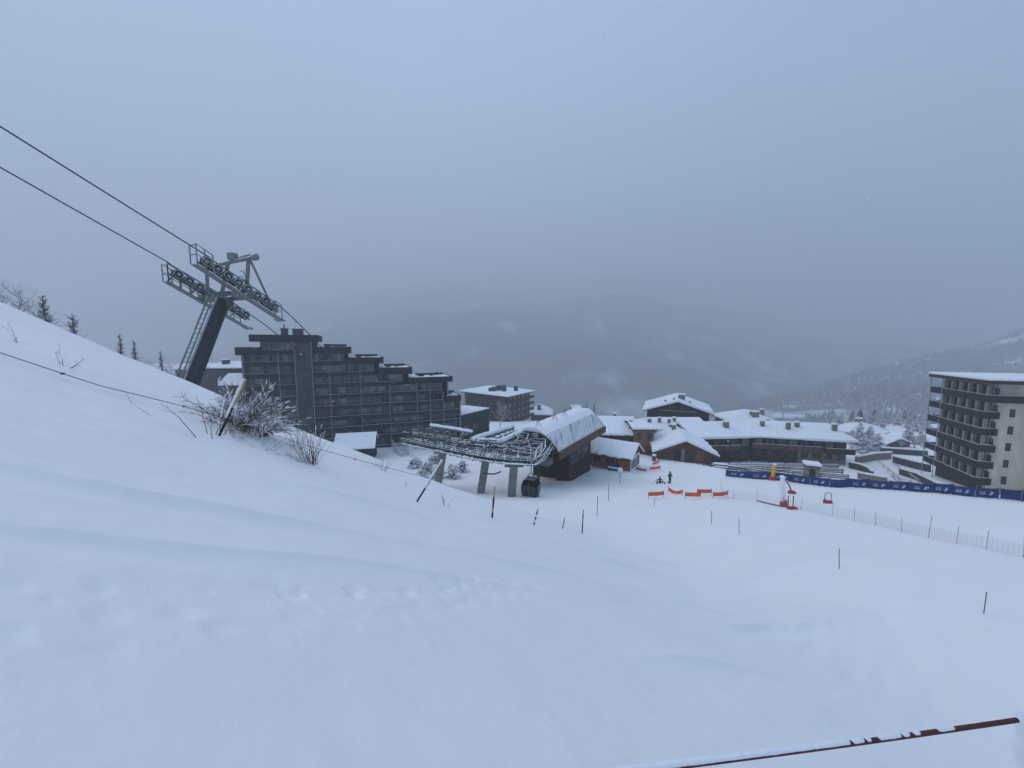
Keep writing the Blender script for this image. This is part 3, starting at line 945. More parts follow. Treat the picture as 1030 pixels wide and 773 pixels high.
for (a, b, w, h) in ((.45, .3, .05, 2.0), (.42, .45, .08, 2.3), (.3, .42, .05, 2.8), (.17, .62, .05, 2.2), (.5, .25, .04, 1.6)):
    tbox(a, a + w, b, b + w * 1.5, 13.2, 13.2 + h, MB()).build('chimney', M['dconc'], tb)

# ------------------------------------------------------------------ low annex beside the stepped block
a_ = P(462, 420, 101); b__ = P(491, 418, 112)
dv = Vector((b__.x - a_.x, b__.y - a_.y, 0)); ln = dv.length
an = thing('flat_annex', 'low dark flat roofed annex with snow on its roof right of the stepped block', 'building', (a_.x + .3, a_.y, AB), math.atan2(dv.y, dv.x))
ha = a_.z - AB
MB().box(0, ln, 0, 9, 0, ha - .6).build('wall', M['dpanel'], an)
r_ = MB().box(-.2, ln + .4, -.4, 9.3, ha - .6, ha + .5).build('roof', M['slab'], an)
MB().box(.1, ln + .1, -.1, 9, ha + .503, ha + .75).build('snow_cover', M['cap'], r_)
windows(an, 'window', [(1.5, 3.2, ha - 4, ha - 2.8), (5.5, 7.2, ha - 4, ha - 2.8)], 0, .08, M['frame'], M['dimglass'])
# ------------------------------------------------------------------ snowy shed in front of the stepped block
c0 = P(337, 448, 76); 
sd, _r = house('storage_shed', 'low shed with a thick snow roof below the stepped apartment block', 'shed', (c0.x, c0.y, tz(c0.x + 3, c0.y + 3) - 1.2), R(14), 7.2, 7.5, c0.z - tz(c0.x + 3, c0.y + 3) + .2, 2.0, M['dpanel'], M['dpanel'], .4, .35)
windows(sd, 'window', [(1, 2.5, 1, 2), (4.5, 6, 1, 2)], 0, .06, M['frame'], M['dimglass'])

# ================================================================== LIFT STATION
AX = Vector((.52, .854, 0)); SD = Vector((.854, -.52, 0))      # along the hall, to its right
F0 = Vector((6.5, 52.0, -14.7))                                 # front right eave
HL, HWID, HR = 20.0, 8.4, 2.5
gz0 = tz(4, 52)
st = thing('gondola_station', 'gondola lift station with curved snowy roof and open steel deck on grey posts', 'lift station', (3, 55, gz0), 0)
def SP(a, w, z):       # a along hall from front, w leftwards from the right eave, z height
    p = F0 + AX * a - SD * w; return Vector((p.x, p.y, z))
zE = F0.z
NSEC = 16
def arc(k, rr=0.0):
    t = k / NSEC
    w = HWID * (0.5 - 0.5 * math.cos(math.pi * t)) if False else HWID * t
    h = HR * (1 - abs(2 * t - 1) ** 2.6)
    return w, h
rm = MB(); n = NSEC + 1; NA = 20
for i in range(NA + 1):
    for k in range(n):
        w, h = arc(k)
        rm.v.append(tuple(SP(HL * i / NA, w, zE + h)))
    for k in range(n):
        w, h = arc(k)
        rm.v.append(tuple(SP(HL * i / NA, w, zE + h - .22)))
for i in range(NA):
    for k in range(NSEC):
        a, b = i * 2 * n + k, (i + 1) * 2 * n + k
        rm.f += [(a, b, b + 1, a + 1), (a + n, a + n + 1, b + n + 1, b + n)]; rm.mi += [0, 0]
for k in range(NSEC):
    for base in (0, NA * 2 * n):
        rm.f.append((base + k, base + k + 1, base + n + k + 1, base + n + k)); rm.mi.append(0)
for i in range(NA):
    for k in (0, NSEC):
        a, b = i * 2 * n + k, (i + 1) * 2 * n + k
        rm.f.append((a, b, b + n, a + n)); rm.mi.append(0)
M['vault'] = mat('vault_sheet', (0.10, 0.11, 0.12), 0.5, 0.2, 0.3, 1.2, snow=0.0)
# streaks where the snow has slid off the steep flank
m, nt, nn, ll, bb = _nt('vault_streaks')
t_ = nn.new('ShaderNodeTexCoord'); mp_ = nn.new('ShaderNodeMapping')
mp_.inputs['Rotation'].default_value = (0, 0, -math.atan2(AX.y, AX.x)); mp_.inputs['Scale'].default_value = (2.4, .3, .3)
ll.new(t_.outputs['Object'], mp_.inputs['Vector'])
nz = nn.new('ShaderNodeTexNoise'); nz.inputs['Scale'].default_value = 1.1; nz.inputs['Detail'].default_value = 5; nz.inputs['Roughness'].default_value = .6
ll.new(mp_.outputs['Vector'], nz.inputs['Vector'])
mp2 = nn.new('ShaderNodeMapRange'); mp2.inputs['From Min'].default_value = .5; mp2.inputs['From Max'].default_value = .66
ll.new(nz.outputs['Fac'], mp2.inputs['Value'])
mx_ = nn.new('ShaderNodeMix'); mx_.data_type = 'RGBA'
ll.new(mp2.outputs['Result'], mx_.inputs['Factor'])
mx_.inputs['A'].default_value = (.62, .64, .67, 1); mx_.inputs['B'].default_value = (.2, .215, .235, 1)
ll.new(mx_.outputs['Result'], bb.inputs['Base Color']); bb.inputs['Roughness'].default_value = .6
M['vault'] = m
roof = rm.build('vaulted_roof', M['vault'], st, world=True, smooth=True)
sm_ = MB(); k0 = 4
ks = list(range(k0, n))
for i in range(NA + 1):
    for q, k in enumerate(ks):
        w, h = arc(k); th = .42 * min(1, q / 2.0) + .02 + .05 * math.sin(i * 1.7 + k)*(q>0)
        sm_.v.append(tuple(SP(-.15 + (HL + .3) * i / NA, w, zE + h + th)))
nk = len(ks)
for i in range(NA):
    for k in range(nk - 1):
        a, b = i * nk + k, (i + 1) * nk + k
        sm_.f.append((a, b, b + 1, a + 1)); sm_.mi.append(0)
for base, pos in ((0, -.15), (NA * nk, HL + .15)):
    o = len(sm_.v)
    for k in ks:
        w, h = arc(k); sm_.v.append(tuple(SP(pos, w, zE + h - .01)))
    for k in range(nk - 1): sm_.f.append((base + k, base + k + 1, o + k + 1, o + k)); sm_.mi.append(0)
sm_.build('snow_cover', M['cap'], roof, world=True, smooth=False)
# roof safety tripods
for a in (1.0, 6.5, 10.5):
    w, h = arc(9)
    tm = MB(); top = SP(a, w - 1.0, zE + h + 1.5)
    for dw, da in ((-.5, 0), (.4, .4), (.4, -.4)):
        tm.tube([SP(a + da, w - 1.0 + dw, zE + h + .25), top], .04, 5)
    tm.build('roof_tripod', M['steel_plain'], roof, world=True)
# dark glazed arch set back in the front
ga = MB(); vs = [SP(.5, arc(k)[0], zE + arc(k)[1] - .25) for k in range(n)] + [SP(.5, arc(k)[0], zE - 1.0) for k in range(NSEC, -1, -1)]
ga.add(vs, [tuple(range(len(vs)))])
gl = ga.build('glazed_arch', M['dimglass'], st, world=True)
mu = MB()
for k in range(2, NSEC - 1, 3):
    w, h = arc(k); mu.bar(SP(.42, w, zE - .95), SP(.42, w, zE + h - .28), .1)
mu.build('mullion', M['steel_plain'], gl, world=True)
be = MB(); be.bar(SP(-.1, -.12, zE - .62), SP(HL + .1, -.12, zE - .62), .22, 1.1)
be.build('eave_beam', M['eave'], st, world=True)
bl_ = MB(); bl_.bar(SP(.2, HWID + .12, zE - .62), SP(HL, HWID + .12, zE - .62), .22, 1.1); bl_.bar(SP(HL - .1, 0, zE - .62), SP(HL - .1, HWID, zE - .62), .2, 1.1)
bl_.build('eave_board', M['brown'], st, world=True)
wm_ = MB()
wm_.hexa([SP(6.6, 1.3, gz0 - 3), SP(16.5, 1.3, gz0 - 3), SP(16.5, 3.4, gz0 - 3), SP(6.6, 3.4, gz0 - 3), SP(6.6, 1.3, zE), SP(16.5, 1.3, zE), SP(16.5, 3.4, zE), SP(6.6, 3.4, zE)])
wm_.hexa([SP(8, 3.2, gz0 - 3), SP(HL - .4, 3.2, gz0 - 3), SP(HL - .4, HWID - .1, gz0 - 3), SP(8, HWID - .1, gz0 - 3), SP(8, 3.2, zE + .2), SP(HL - .4, 3.2, zE + .2), SP(HL - .4, HWID - .1, zE + .2), SP(8, HWID - .1, zE + .2)])
wm_.build('machine_room', M['dbrown'], st, world=True)
for (a, w) in ((1.2, 3.8),):
    MB().bar(SP(a, w, gz0 - 3), SP(a, w, zE - .2), .5, .4, up=(1, 0, 0)).build('hall_column', M['dconc'], st, world=True)
for a in (7.4, 10.0, 12.6):          # glazed panels in the flank of the hall
    gp_ = MB(); q0, q1 = SP(a, 1.24, 0), SP(a + 1.9, 1.24, 0)
    gp_.hexa([SP(a, 1.29, zE - 4.2), SP(a + 1.9, 1.29, zE - 4.2), SP(a + 1.9, 1.24, zE - 4.2), SP(a, 1.24, zE - 4.2), SP(a, 1.29, zE - 1.7), SP(a + 1.9, 1.29, zE - 1.7), SP(a + 1.9, 1.24, zE - 1.7), SP(a, 1.24, zE - 1.7)])
    w_ = gp_.build('hall_window', M['dimglass'], st, world=True)
    fr_ = MB()
    for k in (0, .95, 1.9): fr_.bar(SP(a + k, 1.2, zE - 4.2), SP(a + k, 1.2, zE - 1.7), .1, .08)
    fr_.bar(SP(a, 1.2, zE - 3.0), SP(a + 1.9, 1.2, zE - 3.0), .06, .1)
    fr_.build('window_frame', M['frame'], w_, world=True)
db = MB(); db.bar(SP(-.6, 1.0, zE - 1.5), SP(-.6, HWID - .5, zE - 1.5), 1.6, .9)
db.build('front_beam', M['steel_plain'], st, world=True)
# support posts of the open deck (they lean a little along the line)
ZD = -14.3
for (px, py, d, lean) in ((441.5, 470, 50, .95), (485, 475, 47, .8), (513, 475, 44.3, .35)):
    t = P(px + 4, py - 6, d); b0 = Vector((t.x - lean, t.y, tz(t.x, t.y) - .6))
    t.z = ZD + .1
    mbp = MB(); mbp.bar(b0, t, .95, .8, up=(0, 1, 0)); p_ = mbp.build('support_post', M['post'], st, world=True, bevel=.06)
    MB().box(b0.x - .9, b0.x + .9, b0.y - .9, b0.y + .9, b0.z - .3, b0.z + .62).build('footing', M['cap'], p_, world=True, bevel=.2)
    MB().bar(t + Vector((-1.1, 0, .05)), t + Vector((1.1, 0, .05)), .7, .35).build('post_head', M['frosty'], p_, world=True)
# conveyor loop: near run, turn in front of the hall, far run
near = [(-15.2, 54.3), (-12.6, 52.5), (-10, 50.7), (-7.4, 48.95), (-4.8, 47.2), (-2.4, 45.9), (.1, 44.9), (2.3, 44.6), (3.2, 46.6), (3.9, 49), (4.6, 51.8)]
far_ = [(-14.2, 56.5), (-11, 54.8), (-8, 53), (-5.3, 51.3), (-2.6, 50.4), (-.3, 50.5), (1.4, 51.6), (2.6, 53.4)]
def crv(pts, m=5):
    out = []
    P_ = [Vector((a, b, 0)) for a, b in pts]
    for i in range(len(P_) - 1):
        p0, p1, p2, p3 = P_[max(i - 1, 0)], P_[i], P_[i + 1], P_[min(i + 2, len(P_) - 1)]
        for k in range(m):
            t = k / m
            if True: out.append(p1.lerp(p2, t)); continue
            out.append(0.5 * ((2 * p1) + (p2 - p0) * t + (2 * p0 - 5 * p1 + 4 * p2 - p3) * t * t + (3 * p1 - p0 - 3 * p2 + p3) * t ** 3))
    out.append(P_[-1]); return out
for nm, pts, dz in (('near_track', near, 0), ('far_track', far_, .25)):
    cv = crv(pts)
    tr = MB()
    for off, z, r in ((-.55, .15, .09), (.55, .2, .09), (-.5, .85, .06), (1.0, .35, .05), (1.0, 1.15, .035)):
        line = []
        for i, p in enumerate(cv):
            d = (cv[min(i + 1, len(cv) - 1)] - cv[max(i - 1, 0)]).normalized(); s = Vector((d.y, -d.x, 0))
            line.append(p + s * off + Vector((0, 0, ZD + dz + z)))
        tr.tube(line, r, 6)
    for i, p in enumerate(cv):
        d = (cv[min(i + 1, len(cv) - 1)] - cv[max(i - 1, 0)]).normalized(); s = Vector((d.y, -d.x, 0))
        q = p + Vector((0, 0, ZD + dz))
        if i % 2: tr.bar(q - s * random.uniform(.5, .9) + Vector((0, 0, .15)), q + s * random.uniform(.6, 1.3) + Vector((0, 0, .2)), .14, .12)
        if i % 2 == 0:
            tr.bar(q - s * .55 + Vector((0, 0, random.uniform(-.5, .1))), q - s * .55 + Vector((0, 0, random.uniform(.7, 1.2))), .10)
            tr.bar(q - s * .5 + d * .1 + Vector((0, 0, .15)), q - s * .5 + d * random.uniform(.6, 1.0) + Vector((0, 0, .85)), .07)
            tr.bar(q + s * 1.0 + Vector((0, 0, .15)), q + s * 1.0 + Vector((0, 0, 1.15)), .06)
            tr.bar(q + s * .5 + Vector((0, 0, .1)), q - s * .5 + Vector((0, 0, .8)), .07)
        if i % 5 == 2:
            tr.bar(q + s * .2 + Vector((0, 0, .8)), q + s * .2 + d * .5 + Vector((0, 0, 1.7)), .12)
            tr.bar(q + s * .2 + Vector((0, 0, 1.7)) + d * .5, q - s * 1.1 + d * .5 + Vector((0, 0, 1.65)), .13)
    t_ = tr.build(nm if False else 'conveyor_track', M['frosty'], st, world=True)
    ty = MB()
    for i in range(len(cv) - 1):
        for f in (0.0, .5):
            p = cv[i].lerp(cv[i + 1], f); d = (cv[i + 1] - cv[i]).normalized(); s = Vector((d.y, -d.x, 0))
            ty.disc(p + s * .15 + Vector((0, 0, ZD + dz + .42)), s, .19, .12, 10)
    o = ty.build('drive_tyre', M['tyre'], t_, world=True); o['kind'] = 'stuff'
ck = MB()
for a in range(0, len(near) - 3):
    p = Vector((*near[a], ZD + .1)); q = Vector((*far_[min(a, len(far_) - 1)], ZD + .3))
    ck.bar(p, q, .2, .25)
    ck.bar(p + Vector((.6, 0, .5)), q + Vector((-.4, 0, .6)), .08)
    m_ = p.lerp(q, .5); ck.bar(m_ + Vector((-.5, .2, 0)), m_ + Vector((.9, -.4, 1.0)), .1)
for i in range(120):
    k = random.random(); j = random.randrange(0, 7)
    p = Vector((*near[j], 0)).lerp(Vector((*far_[min(j, 7)], 0)), k) + Vector((random.uniform(-.8, .8), random.uniform(-.6, .6), ZD + random.uniform(-.3, .7)))
    ax_ = random.choice((Vector((.52, .854, 0)), Vector((.854, -.52, 0)), Vector((.82, -.57, 0)), Vector((0, 0, 1)), Vector((.37, -.28, .7))))
    q = p + ax_ * random.choice((.7, .9, 1.4, 2.2))
    ck.bar(p, q, random.uniform(.05, .15))
for i in range(46):
    j = random.randrange(0, 8); k = random.random()
    p = Vector((*near[j], ZD + .2)).lerp(Vector((*far_[min(j, 7)], ZD + .3)), k); h_ = random.uniform(.7, 1.7)
    ck.bar(p, p + Vector((.25, .1, h_)), .11); ck.bar(p + Vector((.25, .1, h_)), p + Vector((.25, .1, h_)) + Vector((.854, -.52, .03)) * random.choice((-1.1, .9, 1.4)), .15)
ck.build('deck_framework', M['frosty'], st, world=True)
# thick snow loaded beams of the portal frame
def snowbeam(par, a, b, r, name):
    a, b = Vector(a), Vector(b)
    t = MB().tube([a, b], r, 10).build(name, M['steel_plain'], par, world=True)
    m = MB(); N = 14; pts = [a.lerp(b, i / N) + Vector((0, 0, r * .75 + random.uniform(-.03, .05))) for i in range(N + 1)]
    m.tube(pts, [r * random.uniform(.95, 1.15) for _ in pts], 10)
    m.build('snow_cap', M['cap'], t, world=True, smooth=True)
    return t
t1a, t1b = P(475, 444, 50.4), P(516, 430, 59)
t2a, t2b = P(503, 446, 49.4), P(531, 433, 57)
snowbeam(st, t1a, t1b, .33, 'portal_beam'); snowbeam(st, t2a, t2b, .33, 'portal_beam'); snowbeam(st, t1a, t2a, .3, 'portal_beam')
pl = MB()
for q in (t1a, t2a, t1b, t2b, t1a.lerp(t1b, .5), t2a.lerp(t2b, .5)): pl.bar((q.x, q.y, ZD - .2), q, .3)
for k in range(1, 7): pl.bar(t1a.lerp(t1b, k / 7) - Vector((0, 0, .25)), t2a.lerp(t2b, k / 7) - Vector((0, 0, .25)), .16)
pl.bar(t1a.lerp(t2a, .5), t1b.lerp(t2b, .5), .2)
pl.build('portal_leg', M['frosty'], st, world=True)
g0, g1 = P(433, 428.5, 52), P(475.5, 435.5, 50)
snowbeam(st, g0, g1, .2, 'gantry_beam')
gm = MB()
for f in (.1, .48, .8):
    q = g0.lerp(g1, f); gm.bar((q.x - .25 * (f - .2) * 4, q.y - .5, ZD + .2), q, .3)
q = g0.lerp(g1, .1); gm.bar(q, q + Vector((-1.3, .3, -1.4)), .15)
q = g0.lerp(g1, .62); gm.bar(q, q + Vector((-1.8, .3, -2.2)), .2)
for k in range(6):
    q = g0.lerp(g1, .3); gm.bar(q + Vector((-.25 - .05 * k, 0, -.3 * k)), q + Vector((.25 - .05 * k, 0, -.3 * k)), .06)
gm.build('gantry_leg', M['frosty'], st, world=True)
# cable shelf under the deck
MB().tube([P(486, 476, 46), P(492, 477, 45.6), P(498, 477, 45.2), P(504, 474.5, 45)], .09, 6).build('hanging_pipe', M['rubber'], st, world=True)

# ------------------------------------------------------------------ gondola cabin
gp = P(534, 500, 44.0)
gb = thing('gondola_cabin', 'black rounded gondola cabin hanging from the station deck', 'gondola cabin', (gp.x, gp.y, gp.z), R(-20))
prof = [(0.0, .62), (.1, .86), (.35, .98), (.8, 1.06), (1.15, 1.08), (1.6, 1.02), (1.95, .88), (2.15, .66), (2.2, .4)]
def cabin_ring(z, r, sx=1.0, sy=.92, n=28, ex=4.0):
    out = []
    for k in range(n):
        t = 2 * math.pi * k / n; c, s = math.cos(t), math.sin(t)
        out.append((r * sx * math.copysign(abs(c) ** (2 / ex), c), r * sy * math.copysign(abs(s) ** (2 / ex), s), z))
    return out
cb = MB(); vs, fs = [], []
for (z, r) in prof: vs += cabin_ring(z, r)
for i in range(len(prof) - 1):
    for k in range(28): fs.append((i * 28 + k, i * 28 + (k + 1) % 28, (i + 1) * 28 + (k + 1) % 28, (i + 1) * 28 + k))
fs += [tuple(range(27, -1, -1)), tuple(8 * 28 + k for k in range(28))]
cb.add(vs, fs); body = cb.build('cabin_shell', M['cabin'], gb, smooth=True)
def glass_panel(k0, k1, name, mm):
    g = MB(); rows = [(z, r + .015) for z, r in prof[2:6]]
    m = k1 - k0 + 1
    for (z, r) in rows:
        ring = cabin_ring(z, r); g.v += [ring[k % 28] for k in range(k0, k1 + 1)]
    for i in range(len(rows) - 1):
        for k in range(m - 1):
            g.f.append((i * m + k, i * m + k + 1, (i + 1) * m + k + 1, (i + 1) * m + k)); g.mi.append(0)
    g.build(name, mm, gb)
for k0 in (4, 18): glass_panel(k0, k0 + 6, 'side_window', M['dimglass'])
for k0 in (11, 25): glass_panel(k0, k0 + 6, 'end_window', M['dimglass'])
dm = MB()
dm.box(-.02, .02, -1.02, -.98, .2, 1.9); dm.build('door_seam', M['steel_plain'], gb)
MB().box(-.75, .75, -1.12, -1.0, .25, .4).build('ski_rack', M['steel'], gb)
MB().box(-.8, .8, .98, 1.12, .25, .4).build('ski_rack', M['steel'], gb)
MB().box(-.7, .7, -.95, .95, -.12, .02).build('under_frame', M['black'], gb)
hm_ = MB(); hm_.box(-.55, .55, -.5, .5, 2.2, 2.32); hm_.bar((-.5, 0, 2.32), (-.1, 0, 2.9), .09); hm_.bar((.5, 0, 2.32), (.1, 0, 2.9), .09); hm_.tube([(0, 0, 2.85), (0, 0, 3.6), (.05, .25, 3.9), (.05, .3, 4.3)], .06, 8)
hm_.build('hanger_arm', M['steel_plain'], gb)

# ================================================================== LIFT TOWER AND CABLES
C = Vector((-17.95, 24.7, 3.27))
hh = Vector((.37, .929, 0)); sl = R(29)
dL = Vector((hh.x * math.cos(sl), hh.y * math.cos(sl), -math.sin(sl)))
sR = Vector((.929, -.37, 0)); uN = Vector((hh.x * math.sin(sl), hh.y * math.sin(sl), math.cos(sl)))
tl = R(23); sN = Vector((hh.x * math.sin(tl), hh.y * math.sin(tl), math.cos(tl)))
top = C - uN * 0.55
tzb = top
k = 4.0
while (top - sN * k).z > tz((top - sN * k).x, (top - sN * k).y) - .8: k += .1
foot = top - sN * k
tw = thing('lift_tower', 'leaning grey gondola lift tower with sheave trains and catwalks', 'lift tower', (foot.x, foot.y, foot.z + .8))
def shaft_mesh():
    m = MB(); N = 12
    for i in (0, 1):
        c = foot if i == 0 else top
        r = .43 if i == 0 else .40
        for q in range(N):
            t = 2 * math.pi * (q + .5) / N
            m.v.append(tuple(c + (sR * math.cos(t) + sN.cross(sR) * math.sin(t)) * r))
    for q in range(N): m.f.append((q, (q + 1) % N, N + (q + 1) % N, N + q)); m.mi.append(0)
    m.f.append(tuple(range(N, 2 * N))); m.mi.append(0)
    return m
M['pylonside'] = mat('pylon_shaft', (0.045, 0.052, 0.056), 0.45, 0.3, 0.2, 1.2)
# hoar plastered on the uphill side of the shaft
m = M['pylonside']; nt = m.node_tree; nn, ll = nt.nodes, nt.links
g_ = nn.new('ShaderNodeNewGeometry'); dt = nn.new('ShaderNodeVectorMath'); dt.operation = 'DOT_PRODUCT'
ll.new(g_.outputs['Normal'], dt.inputs[0]); dt.inputs[1].default_value = (-.80, -.55, .22)
mr_ = nn.new('ShaderNodeMapRange'); mr_.inputs['From Min'].default_value = .62; mr_.inputs['From Max'].default_value = .8
ll.new(dt.outputs['Value'], mr_.inputs['Value'])
mx_ = nn.new('ShaderNodeMix'); mx_.data_type = 'RGBA'; ll.new(mr_.outputs['Result'], mx_.inputs['Factor'])
old = nn['Principled BSDF'].inputs['Base Color'].links[0].from_socket
ll.new(old, mx_.inputs['A']); mx_.inputs['B'].default_value = (.36, .39, .41, 1)
ll.new(mx_.outputs['Result'], nn['Principled BSDF'].inputs['Base Color'])
shaft_mesh().build('shaft', M['pylonside'], tw, world=True)
MB().bar(top + sN * .05 - sR * .7, top + sN * .05 + sR * .7, .9, .3, up=hh).build('head_plate', M['pylon'], tw, world=True)
# ladder on the uphill side
ld = MB(); lo = -hh * .70 - sR * .10
lt, lb = top + sN * .2 + lo, foot + lo + sN * .5
for s in (-.24, .24): ld.bar(lt + sR * s, lb + sR * s, .07, .07)
nr = int((lt - lb).length / .3)
for i in range(nr):
    p = lb.lerp(lt, i / nr); ld.bar(p - sR * .24, p + sR * .24, .035)
for i in range(0, nr, 6):
    p = lb.lerp(lt, i / nr); ld.bar(p, p + hh * .5, .06)
ld.build('ladder', M['steel'], tw, world=True)
GA = 1.9
MB().bar(C - sR * (GA + .5) - uN * .35, C + sR * (GA + .5) - uN * .35, .4, .34, up=uN).build('cross_arm', M['pylon'], tw, world=True)
for sgn in (-1, 1):
    side = sR * sgn
    tA, tB = (-3.1, 2.3) if sgn > 0 else (-2.05, 3.2)        # reach of the catwalk up and down the line
    cR = C + sR * sgn * GA
    s0_, s1_ = (-2.55, 1.85) if sgn > 0 else (-1.85, 2.6)
    tr = MB()
    for q in (.17, -.17): tr.bar(cR + dL * (s0_ - .3) - uN * .12 + side * q, cR + dL * (s1_ + .3) - uN * .12 + side * q, .05, .09, up=uN)
    for k in range(4):
        p = cR + dL * (s0_ + (s1_ - s0_) * (k + .5) / 4); tr.bar(p - dL * .4 - uN * .04, p + dL * .4 - uN * .04, .30, .12, up=uN)
    train = tr.build('sheave_train', M['pylon'], tw, world=True)
    for k in range(8):
        p = cR + dL * (s0_ + (s1_ - s0_) * k / 7) + uN * .1
        sh_ = MB(); sh_.disc(p, sR, .30, .13, 18)
        w = sh_.build('sheave', M['rubber'], train, world=True)
        rim = MB()
        for q in (.08, -.08): rim.tube([p + (dL * math.cos(a) + uN * math.sin(a)) * .25 + sR * q for a in [2 * math.pi * i / 16 for i in range(17)]], .04, 5)
        rim.disc(p, sR, .10, .22, 10)
        rim.build('sheave_rim', M['conc'], train, world=True)
    # catwalk below and outside of the train
    cw = MB(); wo = side * .32 - uN * .56
    cw.bar(cR + dL * tA + wo, cR + dL * tB + wo, .32, .04, up=uN)
    cw.bar(cR + dL * tA + wo + side * .19, cR + dL * (tB + .1) + wo + side * .19, .05, .08, up=uN)
    cw.bar(cR + dL * tA + wo - side * .19, cR + dL * (tB + .1) + wo - side * .19, .05, .08, up=uN)
    cw.bar(cR + dL * (tB + .1) + wo - side * .5, cR + dL * (tB + .1) + wo + side * .3, .3, .05, up=uN)
    for k in (-2.0, -.7, .8, 1.9): cw.bar(cR + dL * k + wo, cR + dL * k - uN * .12, .08, .08)
    cat_ = cw.build('catwalk', M['steel'], tw, world=True)
    def rail_seg(t0, t1, nseg, hgt, off):
        ra = MB(); prevt = None
        for i in range(nseg + 1):
            t = t0 + (t1 - t0) * i / nseg
            b0 = cR + dL * t + wo + off; tp_ = b0 + Vector((0, 0, hgt))
            ra.tube([b0, tp_], .034, 5)
            if prevt:
                ra.tube([prevt[1], tp_], .034, 5); ra.tube([prevt[0].lerp(prevt[1], .5), b0.lerp(tp_, .5)], .028, 5)
            prevt = (b0, tp_)
        if off.dot(side) > 0 and t0 < -1:
            a = cR + dL * t0 + wo
            for h_ in (1.0, .5): ra.tube([a + side * .28 + Vector((0, 0, h_)), a - side * .28 + Vector((0, 0, h_))], .032, 5)
            ra.tube([a - side * .28, a - side * .28 + Vector((0, 0, 1.0))], .034, 5)
        ra.build('railing', M['steel'], cat_, world=True)
    if sgn > 0:
        rail_seg(tA, tA + .9, 2, 1.05, side * .28); rail_seg(tB - .5, tB, 1, .9, side * .28)
    else:
        rail_seg(tA, .6, 5, 1.05, side * .28); rail_seg(tA, tA + 1.3, 2, 1.05, -side * .28); rail_seg(1.5, tB - .2, 3, 1.05, side * .28)
# lifting gantry above the arm
gt = MB(); z2 = Vector((0, 0, 2.0))
ga_, gb_ = C + sR * -1.3 + Vector((0, 0, 1.6)) - hh * .3, C + sR * 3.2 + Vector((0, 0, 1.85)) - hh * .3
gt.tube([ga_, gb_], .11, 10)
gt.tube([ga_ + hh * .5 + Vector((0, 0, .2)), C + sR * 1.6 + hh * .5 + Vector((0, 0, 2.3))], .06, 6)
gt.tube([gb_ - sR * .1, gb_ + sR * .12], .2, 10)
gt.bar(C + sR * 1.55 + dL * .1 + uN * .2, gb_ - sR * .55, .18, .15, up=hh)
gt.bar(C - sR * .5, ga_.lerp(gb_, .46), .18, .15, up=hh)
gt.tube([gb_ - sR * .5, C + sR * 2.05 + dL * 1.35 + uN * .2], .07, 6)
gt.tube([ga_, C - sR * GA], .1, 6)
q = ga_.lerp(gb_, .56); gt.box(q.x - .2, q.x + .2, q.y - .2, q.y + .2, q.z + .1, q.z + .5)
for k in range(3):
    q = C + sR * (1.1 + .1 * k) + Vector((0, 0, .55 + .33 * k)); gt.tube([q, q + sR * .45 - hh * .1, q + sR * .5 + Vector((0, 0, -.3))], .03, 5)
gt.build('lifting_gantry', M['steel'], tw, world=True)

def cable(sgn, end, label):
    c0 = C + sR * sgn * GA + uN * .42
    up_dir = Vector((hh.x * 1.0 + .06, hh.y, 0)).normalized()
    up_far = c0 - Vector((.44, .90, -.555)) * 60
    pts = []
    for i in range(31):
        t = i / 30
        p = (c0 - dL * 2.6).lerp(up_far, t); p.z -= 4 * .5 * t * (1 - t); pts.append(p)
    pts = pts[::-1]
    for k in range(8): pts.append(c0 + dL * (-2.3 + k * .65) - uN * (.004 * (k - 3.5) ** 2))
    for i in range(1, 21):
        t = i / 20; p = (c0 + dL * 2.6).lerp(end, t); p.z -= 4 * .25 * t * (1 - t); pts.append(p)
    m = MB().tube(pts, .033, 6)
    return tag(m.build('haul_cable', M['cable'], smooth=True), label, 'cable', 'haul cables of the gondola lift')
cable(1, Vector((-13.5, 53, ZD + .9)), 'upper of the two dark haul cables, over the near row of pulleys')
cable(-1, Vector((-14.2, 55.5, ZD + .9)), 'lower of the two dark haul cables, over the far row of pulleys')

# ================================================================== VILLAGE CHALETS
# wooden kiosk hut next to the station
h0, h1 = P(592.5, 474, 70), P(633.5, 481.5, 65.5)
dv = Vector((h1.x - h0.x, h1.y - h0.y, 0)); hl = dv.length
hb = tz(h1.x, h1.y) - .25
hut, hrf = house('wooden_hut', 'small red brown wooden hut with thick snow roof beside the lift station', 'hut', (h0.x, h0.y, hb), math.atan2(dv.y, dv.x), hl, 5.2, 2.65, 1.75, M['hutwood'], M['dbrown'], .55, .28)
windows(hut, 'window', [(.9, 2.2, .95, 2.05), (3.2, 4.8, .75, 2.1)], 0, .07, M['lwood'], M['dimglass'])
MB().box(hl + .002, hl + .04, .1, 5.1, .1, 2.6).build('gable_board', M['white'], hut)
gd = MB()
for k in range(7):
    y = .5 + k * .62; gd.box(hl + .045, hl + .09, y, y + random.uniform(.2, .4), .5, random.uniform(1.6, 2.5))
gd.build('gable_sign', M['dbrown'], hut)
chimney(hut, hl - .5, 3.6, 3.6, 4.3, .5, 'dbrown')
